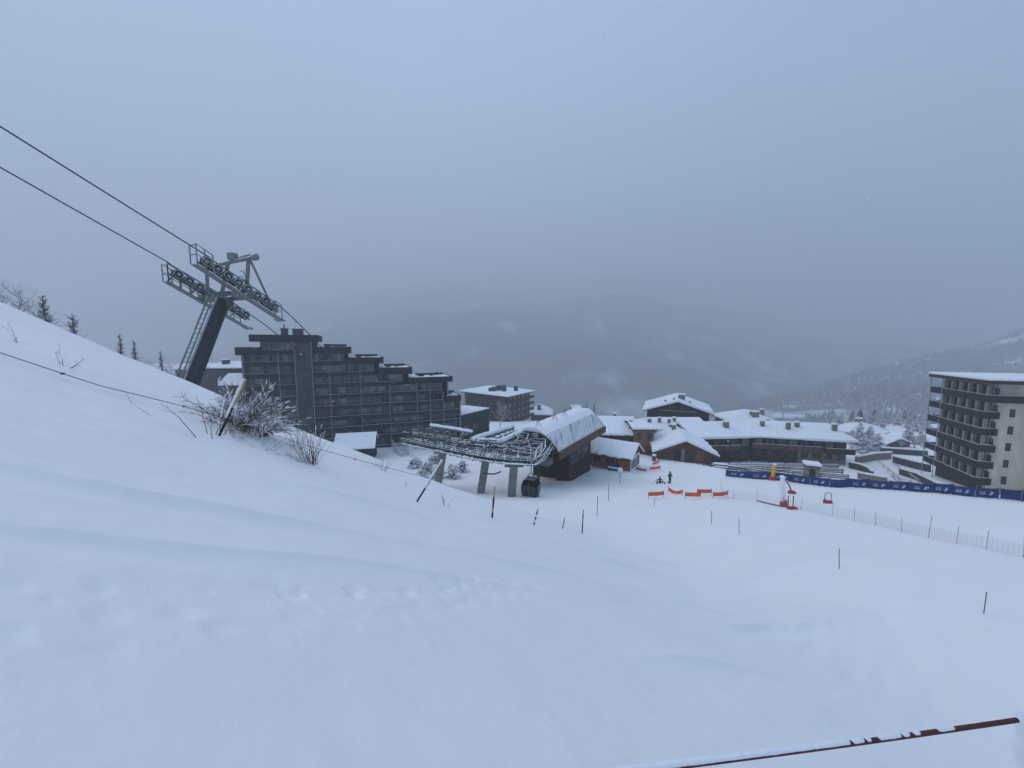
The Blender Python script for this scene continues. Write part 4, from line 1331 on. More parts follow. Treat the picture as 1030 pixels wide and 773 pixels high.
# bench with a blue tarpaulin, sign pole
bp = h0.lerp(h1, .62); bz = tz(bp.x, bp.y - .9)
bn = thing('bench', 'snow topped bench with a blue tarpaulin against the wooden hut', 'bench', (bp.x - .15, bp.y - 1.0, bz), math.atan2(dv.y, dv.x))
m = MB().box(-1.2, 1.2, -.3, .2, .35, .45); 
s_ = m.build('seat', M['dbrown'], bn); MB().box(-1.22, 1.22, -.33, .22, .453, .62).build('snow_cover', M['cap'], s_, bevel=.06)
MB().box(-1.0, 1.0, .22, .34, .3, 1.15).build('backrest', M['sledblue'], bn, bevel=.04)
for x in (-1, 1): MB().box(x - .06, x + .06, -.25, .18, -.2, .35).build('leg', M['dbrown'], bn)
sp = G(623.5, 487)
sg = thing('sign_post', 'thin pole with a snowy round sign in front of the wooden hut', 'sign', sp)
MB().tube([(0, 0, -.3), (0, 0, 1.9)], .05, 7).build('pole', M['polegrey'], sg)
MB().ball((0, -.05, 2.15), .38, 12, 8, (1, .35, 1)).build('sign_disc', M['white'], sg, smooth=True)

# gable chalet behind the fallen skier
f0, f1 = P(661.5, 463, 76), P(713, 466.5, 75)
dv = Vector((f1.x - f0.x, f1.y - f0.y, 0)); gl_ = dv.length
gc, grf = house('gable_chalet', 'wide low chalet with a snow covered gable and dark open front', 'chalet', (f0.x, f0.y, tz(f0.x, f0.y) - .3), math.atan2(dv.y, dv.x) + R(-9), gl_, 11, 2.1, 2.2, M['brown'], M['brown'], 1.0, .45, ridge='y')
gx_ = gl_
MB().box(gx_ * .72, gx_ * .86, -.06, -.004, .3, 2.6).build('door', M['lwood'], gc)
MB().box(gx_ * .44, gx_ * .5, -.07, -.004, .3, 2.6).build('door', M['frame'], gc)
MB().box(gx_ * .3, gx_ * .43, -.05, -.004, .2, 2.4).build('doorway', M['black'], gc)
windows(gc, 'window', [(gx_ * .05, gx_ * .14, .9, 2.0), (gx_ * .57, gx_ * .66, .9, 2.0)], 0, .07, M['brown'], M['dimglass'])
bg = MB()
for s in (0, 1):
    x0, x1 = (-1.0 if s == 0 else gx_ + 1.0), gx_ / 2
    kk = 2.2 / (gx_ / 2)
    bg.bar((x0, -1.06, 2.1 - kk * 1.0 - .12), (x1, -1.06, 4.3 - .12), .07, .28)
bg.build('barge_board', M['brown'], gc)
chimney(gc, gx_ * .42, 9.5, 3.8, 5.6, .8)

def stepped_box(name, label, pxl, pxr, py_eave, d, zbase, W, wallm, rise, chim=(), cat='building', over=.6, snow=.45, rot=0.0, wins=0):
    a, b = P(pxl, py_eave, d), P(pxr, py_eave, d)
    L = b.x - a.x
    t, r = house(name, label, cat, (a.x, d, zbase), rot, L, W, a.z - zbase - .15, rise, wallm, M['dbrown'], over, snow)
    for (x, y, h) in chim: chimney(t, L * x, W * y, a.z - zbase, a.z - zbase + rise + h + .35, .65)
    if wins:
        windows(t, 'window', [(L * (k + .3) / wins, L * (k + .7) / wins, a.z - zbase - 2.3, a.z - zbase - 1.0) for k in range(wins)], 0, .07, M['brown'], M['dimglass'])
    return t
vb = tz(28, 84)
stepped_box('long_shed', 'long dark lodge with a broad snow roof right behind the station hall', 607, 640, 436.5, 84, vb - 1, 14, M['dbrown'], 2.2, ((.85, .1, .3), (.55, .6, .5)), 'lodge', .7, .5, R(-4), 5)
stepped_box('annex_lodge', 'small orange brown timber annex with flat snow roof left of the gable chalet', 638.5, 658, 431.5, 82, vb - 1, 8, M['lwood'], .9, ((.95, .3, .5),), 'lodge', .5, .4, 0, 2)
# long balcony chalet
L0, L1 = P(757, 438, 88), P(852, 443.5, 83.5)
dv = Vector((L1.x - L0.x, L1.y - L0.y, 0)); ll_ = dv.length
lz = tz((L0.x + L1.x) / 2, 84) - 1.4
lh = L0.z - lz
lc, lrf = house('long_chalet', 'long dark timber chalet with balcony, stone base and snow roof', 'chalet', (L0.x, L0.y, lz), math.atan2(dv.y, dv.x), ll_, 11.5, lh, 1.9, M['dbrown'], M['dbrown'], 1.4, .5, hip=.35)
for (x, y) in ((.16, .28), (.43, .2), (.55, .3), (.93, .22), (.3, .62)): chimney(lc, ll_ * x, 11.5 * y, lh + .4, lh + 2.6 + random.uniform(.0, .4), .8)
def chalet_front(t, L, h, stone_from, nwin):
    zf = h - 2.35
    MB().box(-.5, L * .72, -1.5, 0, zf - .2, zf - .003).build('balcony_floor', M['brown'], t)
    b = MB().box(-.5, L * .72, -1.58, -1.5, zf - .35, zf + .75).build('balcony', M['brown'], t)
    MB().box(-.52, L * .72 + .02, -1.66, -1.44, zf + .753, zf + .85).build('handrail', M['rail'], b)
    if stone_from < 1:
        b = MB().box(L * .76, L + .9, -1.68, -1.5, zf - .6, zf + .55); b.box(L * .76, L + .9, -1.5, -.003, zf - .6, zf - .45)
        b2 = b.build('balcony', M['dbrown'], t); MB().box(L * .76 - .02, L + .92, -1.72, -1.46, zf + .553, zf + .65).build('handrail', M['rail'], b2)
        MB().box(L * stone_from, L + .02, -.12, -.002, -.2, zf - .7).build('stone_base', M['stone'], t)
    for k in range(nwin):
        x = L * (k + .25) / nwin
        windows(t, 'window', [(x, x + 1.5, zf + .2, zf + 1.9)], 0, .08, M['brown'], M['glass'] if k % 3 else M['pale_glass'])
    for k in range(nwin):
        x = L * (k + .3) / nwin
        windows(t, 'window', [(x, x + 1.2, zf - 2.2, zf - .9)], -.13 if x > L * stone_from - 1.3 else 0, .08, M['brown'], M['dimglass'])
    for k in range(5): 
        x = -.3 + k * L * .18
        MB().bar((x, -1.54, -.3), (x, -1.54, h - .25), .16).build('post', M['dbrown'], t)
chalet_front(lc, ll_, lh, .5, 8)
# its lower left wing
W0, W1 = P(708, 440, 87), P(756, 440, 88)
dv = Vector((W1.x - W0.x, W1.y - W0.y, 0)); wl2 = dv.length
wc, wrf = house('chalet_wing', 'dark chalet wing with balcony between gable chalet and long chalet', 'chalet', (W0.x - 2, W0.y - .4, lz), math.atan2(dv.y, dv.x), wl2 + 1.4, 12, W0.z - lz, 1.8, M['dbrown'], M['dbrown'], 1.1, .5)
chimney(wc, wl2 * .78, 3, W0.z - lz + .3, W0.z - lz + 2.9, 1.0)
chalet_front(wc, wl2 * 1.2, W0.z - lz, 2.0, 4)
# roof between the gable chalet and the tall chalet
stepped_box('middle_lodge', 'snow roofed lodge squeezed between the gable chalet and the tall dark chalet', 662, 712, 433, 96, vb - 3, 13, M['dbrown'], 1.6, ((.3, .2, .4), (.45, .3, .5), (.12, .25, .6)), 'lodge', .8, .5, 0, 4)
# tall dark chalet
t0, t1 = P(652.5, 426, 114), P(710, 426, 114)
tl_ = t1.x - t0.x; tbz = -31.0
thh = P(650, 414.5, 114).z - tbz; trise = P(681, 403.5, 114).z - P(650, 414.5, 114).z - .4
tc_, trf = house('tall_chalet', 'tall dark chalet with a broad snowy gable rising behind the other roofs', 'chalet', (t0.x + .6, 117.5, tbz), R(-22), tl_, 16, thh, trise, M['dbrown'], M['dbrown'], 1.2, .55, ridge='y')
for k in range(2):
    z = thh - 3.4 + k * 2.9
    b_ = MB().box(tl_ * (.06 if k == 0 else .2), tl_ * (.94 if k == 0 else .8), -1.2, -.003, z - .15, z); b_.box(tl_ * (.06 if k == 0 else .2), tl_ * (.94 if k == 0 else .8), -1.28, -1.2, z - .15, z + .85)
    b2 = b_.build('balcony', M['dbrown'], tc_); MB().box(tl_ * (.06 if k == 0 else .2), tl_ * (.94 if k == 0 else .8), -1.33, -1.16, z + .853, z + .95).build('handrail', M['rail'], b2)
    windows(tc_, 'window', [(tl_ * q, tl_ * q + 1.4, z + .3, z + 2.0) for q in ((.14, .3, .46, .62, .78) if k == 0 else (.36, .55))], 0, .08, M['brown'], M['dimglass'])
chimney(tc_, tl_ * .57, 5, thh + 2, thh + trise + 1.7, 1.9)
for (x, y) in ((.3, 3), (.44, 2.5), (.7, 3)): chimney(tc_, tl_ * x, y, thh + 1, thh + trise * (1 - abs(2 * x - 1)) + 1.2, .6)
# chalet whose roof shows above the long chalet
v0, v1 = P(738, 425, 122), P(781, 427.5, 120)
bc, brf = house('rear_chalet', 'chalet roof with two chimneys showing above the long chalet', 'chalet', (v0.x, 121, -34), R(-4), v1.x - v0.x, 14, v0.z + 34, 2.6, M['dbrown'], M['dbrown'], 1.0, .5, hip=.8)
chimney(bc, (v1.x - v0.x) * .58, 3.0, v0.z + 34.3, v0.z + 37.2, 2.0); chimney(bc, (v1.x - v0.x) * .86, 5, v0.z + 35, v0.z + 37.6, 1.0)
# chalet among frosted trees at the right
q0 = P(891, 439, 118); 
qz = tz(q0.x + 3, q0.y + 6) - .5
rc_, rrf = house('hillside_chalet', 'brown chalet with a pale square snow roof among frosted trees near the balcony block', 'chalet', (q0.x - 2.2, q0.y + 1.6, qz), R(33), 10.5, 10.5, q0.z - qz, 2.4, M['brown'], M['dbrown'], 1.1, .45, hip=.95)
chimney(rc_, 5, 5.4, q0.z - qz + 1, q0.z - qz + 3.9, 1.5)
windows(rc_, 'window', [(1.5, 3, q0.z - qz - 2, q0.z - qz - .8), (6, 7.5, q0.z - qz - 2, q0.z - qz - .8)], 0, .07, M['lwood'], M['dimglass'])
q1 = P(891, 449, 104); qz1 = tz(q1.x + 3, q1.y + 3) - .4
oc, orf = house('garden_annex', 'low brown outbuilding with a snowy gable below the hillside chalet', 'outbuilding', (q1.x, q1.y, qz1), R(6), 7.5, 6, max(1.6, P(891, 447, 104).z - qz1), 1.3, M['brown'], M['dbrown'], .6, .35, ridge='y')
windows(oc, 'window', [(1.2, 2.4, .6, 1.4), (4.6, 5.9, .6, 1.4)], 0, .06, M['lwood'], M['dimglass'])
# small far chalets left of centre
def far_house(name, label, pxl, pxr, pe, d, rise, rot=0.0, W=12, wallm='dbrown', down=9, chim=True, **k):
    a, b = P(pxl, pe, d), P(pxr, pe, d); L = (b.x - a.x) / max(.4, math.cos(rot))
    t, r = house(name, label, 'chalet', (a.x, d, a.z - down), rot, L, W, down, rise, M[wallm], M['dbrown'], .8, .45, **k)
    if chim: chimney(t, L * .4, W * .25, down + .5, down + rise + 1.2, 1.6, 'dconc')
    return t
far_house('far_chalet', 'small snow roofed chalet just right of the brown flat roofed block', 534, 554, 417, 185, 3.0, R(-6), 14, hip=.6)
far_house('far_chalet', 'tiny white roof peeping over the station hall beside the bare tree', 577, 584, 415, 190, 2.6, 0, 8, chim=False)
far_house('stone_lodge', 'grey lodge with snowy roof behind the tower foot and the stepped block', 205, 241, 371, 118, 1.3, R(8), 14, 'dconc', 11, hip=.4)
far_house('stone_lodge', 'long low grey lodge under snow seen behind the leaning tower shaft', 176, 208, 372, 132, 1.3, R(4), 12, 'dconc', 13)
far_house('roadside_hut', 'small hut with white roof and brown gable above the frosted bush', 226, 243, 387, 84, 1.6, R(10), 7, 'brown', 5, chim=False)

# ------------------------------------------------------------------ terraces, walls and rails behind the banner fence
def wall_run(name, label, cat, pts, h, th, m, cap=.22, group=None):
    """low wall or parapet that follows the ground, snow on its top"""
    z0 = [tz(x, y) for x, y in pts]
    t = thing(name, label, cat, (pts[0][0], pts[0][1], z0[0]), 0, group)
    b, c = MB(), MB()
    for i in range(len(pts) - 1):
        a = Vector((*pts[i], z0[i] + h / 2 - .2)); e = Vector((*pts[i + 1], z0[i + 1] + h / 2 - .2))
        b.bar(a, e, th, h + .4)
        c.bar(a + Vector((0, 0, h / 2 + .2 + cap / 2)), e + Vector((0, 0, h / 2 + .2 + cap / 2)), th + .1, cap)
    b.build('wall_body', m, t, world=True); c.build('snow_cap', M['cap'], t, world=True)
    return t
def GP(px, d):          # plan position under an image column
    p = P(px, 450, d); return (p.x, p.y)
def fence_run(label, a, b, h, n, rails):
    za, zb = tz(*a), tz(*b)
    t = thing('terrace_railing', label, 'railing', (a[0], a[1], za), 0, 'snowy railings of the terrace')
    m = MB(); A = Vector((*a, za)); B = Vector((*b, zb))
    for k in range(rails):
        z = h * (k + 1) / rails
        m.bar(A + Vector((0, 0, z)), B + Vector((0, 0, z)), .32, .17)
    m.build('rail', M['trail'], t, world=True)
    for i in range(n + 1):
        p = A.lerp(B, i / n); MB().bar(p - Vector((0, 0, .4)), p + Vector((0, 0, h + .08)), .13).build('post', M['dbrown'], t, world=True)
fl = ['rearmost snowy terrace railing, right below the balconies of the long chalet', 'second snowy terrace railing behind the blue banner fence', 'middle snowy terrace railing running toward the small kiosk',
      'front snowy terrace railing close behind the blue banner fence', 'short snowy railing at the right end of the terrace by the kiosk']
fence_run(fl[0], GP(708, 80.5), GP(845, 79), 1.0, 5, 3)
fence_run(fl[1], GP(716, 77.5), GP(850, 74.5), 1.0, 5, 3)
fence_run(fl[2], GP(722, 74.5), GP(856, 69.5), 1.0, 5, 3)
fence_run(fl[3], GP(726, 71.5), GP(868, 64), .9, 5, 2)
fence_run(fl[4], GP(838, 66), GP(882, 58), 1.0, 5, 3)
for i, (px, d, l) in enumerate(((726, 69.5, 'snow covered picnic table at the left end of the banner fence, the nearer one'), (724, 72, 'snow covered picnic table at the left end of the banner fence, the farther one'))):
    x, y = GP(px, d); pt = thing('picnic_table', l, 'table', (x, y, tz(x, y)), R(-20), 'picnic tables by the terrace')
    tp_ = MB().box(-1.1, 1.1, -.4, .4, .7, .78).build('tabletop', M['dbrown'], pt); MB().box(-1.12, 1.12, -.42, .42, .783, 1.0).build('snow_cover', M['cap'], tp_, bevel=.08)
    for s in (-.75, .75):
        b_ = MB().box(-1.1, 1.1, s - .14, s + .14, .42, .48).build('bench_seat', M['dbrown'], pt); MB().box(-1.12, 1.12, s - .16, s + .16, .483, .64).build('snow_cover', M['cap'], b_, bevel=.05)
    for x_ in (-.8, .8): MB().box(x_ - .05, x_ + .05, -.8, .8, -.3, .7).build('leg', M['dbrown'], pt)
# steps that lead down to the terrace at its right
def stair(label, a, b, w, za, zb):
    t = thing('outdoor_stair', label, 'stairs', (a[0], a[1], za), 0)
    A, B = Vector((*a, za)), Vector((*b, zb)); d = (B - A); s = Vector((-d.y, d.x, 0)).normalized() * w / 2
    n = 9; m = MB()
    for i in range(n): m.bar(A.lerp(B, (i + .1) / n) + s, A.lerp(B, (i + .1) / n) - s, .35, .12)
    m.build('step', M['rail'], t, world=True)['kind'] = 'stuff'
    for q in (-1, 1):
        r_ = MB(); r_.bar(A + s * q - Vector((0, 0, .2)), B + s * q - Vector((0, 0, .2)), .12, .4); r_.bar(A + s * q + Vector((0, 0, .95)), B + s * q + Vector((0, 0, .95)), .12, .14)
        for i in range(5): r_.bar(A.lerp(B, i / 4) + s * q, A.lerp(B, i / 4) + s * q + Vector((0, 0, .95)), .08)
        r_.build('handrail', M['rail'], t, world=True)
a_, b_ = GP(893, 84), GP(918, 66); 
stair('dark outdoor stair with snowy handrails left of the balcony block', a_, b_, 2.4, P(894, 469, 84).z, tz(*b_) + .2)
a_, b_ = GP(399, 92), GP(409, 80)
stair('dark outdoor stair at the foot of the stepped block behind the bushes', a_, b_, 2.2, P(399, 446, 92).z, P(409, 461, 80).z)
wall_run('terrace_wall', 'low snow topped wall between the long chalet and the hillside chalet', 'wall', [GP(862, 84), GP(880, 88), GP(897, 89)], 1.6, .35, M['stone'], .3)
wall_run('retaining_wall', 'long snow capped retaining wall below the low outbuilding', 'wall', [GP(886, 96), GP(905, 94), GP(934, 91)], 1.4, .4, M['dconc'], .3)
wall_run('road_parapet', 'snowy road parapet right of the outdoor stair, upper one', 'parapet', [GP(900, 85), GP(918, 80), GP(938, 76)], 1.5, .4, M['dconc'], .25)
wall_run('road_parapet', 'snowy road parapet just behind the banners, lower one near the balcony block', 'parapet', [GP(908, 74), GP(925, 70), GP(958, 60)], 1.2, .35, M['dconc'], .25)
wall_run('curved_wall', 'curved low wall with snow on top right of the long chalet', 'wall', [GP(856, 80), GP(866, 78), GP(875, 75), GP(880, 71)], 1.3, .35, M['dconc'], .25)
wall_run('garden_wall', 'straight low snowy wall nearest the blue banners right of the terrace', 'wall', [GP(866, 71), GP(882, 68.5), GP(896, 67)], 1.1, .4, M['stone'], .25)
# small kiosk with a snow cushion
kp = G(818, 480); kd = GP(818, 64.5)
kz = tz(*kd); kh = P(818, 468.5, 64.5).z - kz
ko = thing('small_kiosk', 'tiny brown kiosk with a thick snow cushion behind the blue banners', 'kiosk', (kd[0], kd[1], kz), R(-25))
MB().box(-.95, .95, -.8, .8, -.3, kh).build('wall', M['stone'], ko)
r_ = MB().box(-1.15, 1.15, -1, 1, kh, kh + .12).build('roof', M['dbrown'], ko); MB().box(-1.2, 1.2, -1.05, 1.05, kh + .123, kh + .6).build('snow_cover', M['cap'], r_, bevel=.18)
MB().box(-.4, .4, -.86, -.803, .2, kh - .4).build('hatch', M['dbrown'], ko)

# ------------------------------------------------------------------ blue banner fence
bpx = [730, 752, 775, 797, 815, 834, 852, 874, 894, 915, 937, 958, 981, 1004, 1027, 1052, 1078]
bpyy = [479.5, 481.5, 483, 485.5, 488, 490.5, 490.5, 491.5, 493, 494.5, 496, 498, 500.5, 502.5, 505, 507, 509]
bgp = [G(a, b) for a, b in zip(bpx, bpyy)]
fence = thing('banner_fence', 'long fence of dark blue banners with white logos along the back of the piste', 'banner fence', bgp[0])
def logo(mb, a, e, z0, hgt, seed):
    rnd = random.Random(seed)
    d = e - a
    # a short word of rounded strokes and a wing shaped mark
    x = .22
    for k in range(6):
        hh_ = hgt * rnd.choice((.55, .8, .6, .95)); w = .028
        p = a + d * x; q = a + d * (x + w)
        mb.add([p + Vector((0, 0, z0)), q + Vector((0, 0, z0)), q + Vector((0, 0, z0 + hh_ * .75)), p + Vector((0, 0, z0 + hh_ * .75))], [(0, 1, 2, 3)])
        x += w + .016
    p = a + d * .22; q = a + d * .47
    mb.add([p + Vector((0, 0, z0 + hgt * .85)), q + Vector((0, 0, z0 + hgt * .85)), q + Vector((0, 0, z0 + hgt)), p + Vector((0, 0, z0 + hgt))], [(0, 1, 2, 3)])
    for s in (0, .06):
        p = a + d * (.62 + s); q = a + d * (.68 + s); r = a + d * (.76 + s); t = a + d * (.70 + s)
        mb.add([p + Vector((0, 0, z0 - .02)), q + Vector((0, 0, z0 - .02)), r + Vector((0, 0, z0 + hgt * (1.1 - s * 3))), t + Vector((0, 0, z0 + hgt * (1.15 - s * 3)))], [(0, 1, 2, 3)])
for i in range(len(bgp) - 1):
    a, e = bgp[i].copy(), bgp[i + 1].copy()
    hb_ = 1.22 * random.uniform(.94, 1.06)
    d = (e - a); nrm = Vector((d.y, -d.x, 0)).normalized()
    if nrm.y > 0: nrm = -nrm
    m = MB(); N = 10; off = .12 * (i % 2)
    rows = []
    for k in range(N + 1):
        p = a.lerp(e, k / N); sag = .07 * math.sin(math.pi * k / N); bul = nrm * (.10 * math.sin(math.pi * k / N) + .03 * math.sin(k * 2.1 + i) + off)
        rows.append((p + bul * 1.2 + Vector((0, 0, .06 + random.uniform(-.03, .03))), p + bul * 1.6 + Vector((0, 0, hb_ * .5)), p + bul * .8 + Vector((0, 0, hb_ - sag + random.uniform(-.015, .015)))))
    vs = [q for r in rows for q in r] + [q - nrm * .02 for r in rows for q in r]
    o = len(rows) * 3; fs = []
    for k in range(N):
        for j in range(2):
            q = k * 3 + j; fs += [(q, q + 3, q + 4, q + 1), (o + q, o + q + 1, o + q + 4, o + q + 3)]
        fs.append((k * 3 + 2, (k + 1) * 3 + 2, o + (k + 1) * 3 + 2, o + k * 3 + 2))
    m.add(vs, fs); pn = m.build('banner', M['blue'], fence, world=True, smooth=False)
    if i not in (5,):
        lg = MB(); logo(lg, a + nrm * (.26 + off), e + nrm * (.26 + off), .45, .34, i); logo(lg, a + nrm * (.26 + off) , a.lerp(e, .01) + nrm * (.26 + off), -9, .01, i) if False else None
        lg.build('logo', M['logo'], pn, world=True)
    MB().tube([a - Vector((0, 0, .4)), a + Vector((0, 0, 1.35))], .05, 7).build('post', M['polegrey'], fence, world=True)

# ------------------------------------------------------------------ ski school foam figures and hoops
def foam_post(name, label, base, top, r, mtop, basem, br=.42, bh=.7, tilt=None):
    t = thing(name, label, 'foam post', base)
    d = top - base
    m = MB(); N = 10
    m.tube([base + d * (k / N) for k in range(N + 1)], [r * (1 if k < N - 1 else (.85 if k == N - 1 else .45)) for k in range(N + 1)], 14)
    m.build('foam_column', mtop, t, world=True, smooth=True)
    b = MB().tube([base - Vector((0, 0, .2)), base + Vector((0, 0, bh * .5)), base + Vector((0, 0, bh))], [br, br * .9, r * 1.1], 14)
    b.build('base_pad', basem, t, world=True)
    MB().ball((top.x, top.y, top.z - r * .2), r * 1.05, 12, 6, (1, 1, .6)).build('snow_cap', M['cap'], t, world=True, smooth=True)
    return t
b = G(776.5, 483.5); foam_post('foam_marker', 'yellow foam pillar with a red base in front of the blue banners', b, P(779.3, 467, b.y), .27, M['yellow'], M['red'], .55, .65)
b = G(788, 510); foam_post('foam_marker', 'tall snow plastered white foam pillar with a red base beside the net', b, P(787, 479.5, b.y), .24, M['cap'], M['red'], .36, .75)
def leaning(name, label, base, top, r, m1):
    t = thing(name, label, 'foam post', base)
    N = 8; pts = [base.lerp(top, k / N) + Vector((0, 0, .25 * math.sin(math.pi * k / N))) for k in range(N + 1)]
    MB().tube(pts, r, 8).build('foam_arm', m1, t, world=True, smooth=True)
    MB().box(base.x - .34, base.x + .34, base.y - .3, base.y + .3, base.z - .1, base.z + .36).build('base_pad', M['red'], t, world=True, bevel=.08)
    MB().tube([p + Vector((.03, 0, r * .8)) for p in pts], r * .7, 7).build('snow_cap', M['cap'], t, world=True, smooth=True)
b = G(796.5, 497); leaning('leaning_foam_marker', 'leaning snowy foam arm with a red block behind the white pillar', b, P(790.8, 484, b.y), .085, M['polered'])
b = G(797, 512.5)
t = thing('foam_gate', 'small foam gate with two thin grey uprights on a red pad', 'foam gate', b)
MB().box(b.x - .4, b.x + .4, b.y - .25, b.y + .25, b.z - .1, b.z + .22).build('base_pad', M['red'], t, world=True, bevel=.05)
for s in (-.42, .06): MB().tube([b + Vector((s, 0, 0)), b + Vector((s - .05, 0, 1.35))], .05, 7).build('upright', M['polegrey'], t, world=True)
b = G(832.5, 506.5)
t = thing('foam_hoop', 'red hoop with a red block standing in the open snow before the banners', 'hoop', b)
N = 14; pts = [b + Vector((-.36 * math.cos(math.pi * k / N), 0, .75 + .42 * math.sin(math.pi * k / N))) for k in range(N + 1)]
MB().tube([b + Vector((-.36, 0, 0))] + pts + [b + Vector((.36, 0, 0))], .036, 8).build('hoop_tube', M['polered'], t, world=True, smooth=True)
MB().box(b.x - .34, b.x + .34, b.y - .25, b.y + .25, b.z - .1, b.z + .36).build('base_pad', M['red'], t, world=True, bevel=.06)
MB().box(b.x - .3, b.x + .3, b.y - .2, b.y + .2, b.z + .363, b.z + .55).build('snow_cap', M['cap'], t, world=True, bevel=.08)

# ------------------------------------------------------------------ orange piste banners
ob = [((652, 502.5), (667.5, 500.5), 7.5, 6.3, 'leftmost long orange banner, tilted, nearest to the wooden hut', 0), ((672.2, 496.5), (686.5, 498), 6.8, 5.6, 'sagging orange banner right behind the leftmost one, below the standing skier', .28),
      ((689, 502), (704.5, 501.5), 6.8, 6, 'orange banner in the middle of the row, in front of its neighbour', 0), ((701, 499), (715.5, 498.5), 7, 6.2, 'straight orange banner set slightly back between two others', 0), ((717, 502), (732, 500), 6.8, 6.2, 'rightmost orange banner, next to the start of the net', .05),
      ((653.5, 474.5), (664, 473.2), 4.6, 4.6, 'crumpled orange banner near the gable chalet door', .06), ((656.5, 468.6), (662.5, 465.6), 2.8, 2.8, 'small orange banner lying by the bin at the gable chalet', .04), ((640, 473), (650, 474.6), 2.6, 2.4, 'low dark red banner behind the wooden hut, half buried in snow', .05)]
for (a, e, ha_, hb_, lab, sag) in ob:
    A, B = G(*a), G(*e)
    pa = A.y / FOC
    t = thing('piste_banner', lab, 'banner', A, 0, 'orange banners on the piste')
    top_a, top_b = ha_ * A.y / FOC, hb_ * B.y / FOC; bh_ = .46
    m = MB(); N = 8; rows = []
    for k in range(N + 1):
        f = k / N; p = A.lerp(B, f); z1 = top_a + (top_b - top_a) * f - sag * math.sin(math.pi * f) * 1.2
        z1 += random.uniform(-.012, .012); y = .04 * math.sin(f * 9)
        rows += [p + Vector((0, y, max(.05, z1 - bh_))), p + Vector((0, y * .3, z1))]
    vs = rows + [r + Vector((0, .02, 0)) for r in rows]; o = len(rows); fs = []
    for k in range(N):
        q = 2 * k; fs += [(q, q + 2, q + 3, q + 1), (o + q, o + q + 1, o + q + 3, o + q + 2), (q + 1, q + 3, o + q + 3, o + q + 1), (q, o + q, o + q + 2, q + 2)]
    m.add(vs, fs); m.build('banner_sheet', M['orange'] if 'dark red' not in lab else M['red'], t, world=True)
    mk = MB()
    for k in range(7):
        f0 = .28 + k * .065; f1 = f0 + .035
        def q_(f, zz): 
            p = A.lerp(B, f); z1 = top_a + (top_b - top_a) * f - sag * math.sin(math.pi * f) * 1.2; return p + Vector((0, -.05, z1 - bh_ * zz))
        mk.add([q_(f0, .62), q_(f1, .62), q_(f1, .40), q_(f0, .40)], [(0, 1, 2, 3)])
    if top_a > .7: mk.build('lettering', M['yellow'], t, world=True)
    for p, h in ((A, top_a), (B, top_b)): MB().tube([p - Vector((0, 0, .3)), p + Vector((0, 0, h + .12))], .022, 6).build('stake', M['polered'], t, world=True)
# netting fence
npx = [(726.5, 500.5), (738.5, 502.5), (761, 504.5), (787, 510.5), (805, 513), (837, 520), (859, 524), (881, 528.5), (907, 535), (933.5, 541.5), (962, 547), (992, 552.5), (1030, 561), (1075, 571)]
ng = [G(*p) for p in npx]
nf = thing('safety_net', 'long thin reddish safety net on stakes running across the piste to the right edge', 'net fence', ng[0])
m = MB()
for i in range(len(ng) - 1):
    a, e = ng[i], ng[i + 1]; L = (e - a).length; n = max(2, int(L / .20))
    H = .95 - .02 * i
    for k in range(8):
        z = .05 + (H - .05) * k / 7
        m.bar(a + Vector((0, 0, z)), e + Vector((0, 0, z)), .007, .007)
    for k in range(n):
        p = a.lerp(e, k / n); m.bar(p + Vector((0, 0, .05)), p + Vector((0, 0, H)), .006, .006)
m.build('mesh', M['pinknet'], nf, world=True)
for i, a in enumerate(ng):
    MB().tube([a - Vector((0, 0, .3)), a + Vector((random.uniform(-.15, .15), 0, 1.15 + (.5 if i in (0, 2, 9) else 0)))], .014, 6).build('stake', M['polegrey'], nf, world=True)
bt = MB(); bt.bar(ng[2] + Vector((0, -.02, .06)), ng[3] + Vector((0, -.02, .06)), .05, .15); bt.build('bottom_strip', M['polegrey'], nf, world=True)

# ------------------------------------------------------------------ marker poles
def pole(label, base, top, r, bands, group, snowy=None, name='marker_pole', snow_from=.35):
    t = thing(name, label, 'pole', base, 0, group)
    d = top - base; n = len(bands); lo = -.3 / max(d.length, .1)
    for k in range(0, n):
        a = base + d * ((k / n) if k else lo); e = base + d * ((k + 1) / n)
        MB().tube([a, e], r, 7).build('pole_band', M[bands[k]], t, world=True)
    if snowy:
        N = 12; m = MB(); pts = [base + d * (snow_from + (1.0 - snow_from) * k / N) + Vector(snowy) * random.uniform(.7, 1.1) for k in range(N + 1)]
        m.tube(pts, [r * random.uniform(.8, 1.25) for _ in pts], 8); m.build('snow_crust', M['cap'], t, world=True, smooth=True)
    return t
GR = 'marker poles beside the piste'
def vpole(label, bpx, tpx, r, bands, hidden=0.0, d=None):
    b = G(*bpx) if d is None else Vector((P(bpx[0], bpx[1], d).x, d, tz(P(bpx[0], bpx[1], d).x, d)))
    pole(label, b, P(tpx[0], tpx[1], b.y), r, bands, GR)
YB = ('black', 'bamboo', 'black', 'bamboo')
vpole('yellow and black pole on the slope in front of the middle grey station post', (495, 521), (497.6, 489.5), .028, ('black', 'bamboo', 'black', 'black', 'bamboo', 'bamboo'))
vpole('yellow and black striped pole below the gondola cabin', (537, 528), (541.2, 512), .03, ('black', 'white', 'black', 'white', 'black', 'bamboo'))
vpole('short yellow and black striped pole right of the cabin, at the lip of the slope', (565.8, 532), (568, 521), .03, ('black', 'bamboo', 'black', 'bamboo'))
vpole('tall dark pole with a pale band, nearest to the lip right of the cabin', (585.5, 536.5), (586.8, 513), .035, ('black', 'black', 'frame', 'black', 'bamboo'))
vpole('thin grey pole on the groomed snow before the wooden hut, the nearer of two', (600.5, 519.5), (601.3, 499.5), .03, ('polegrey',))
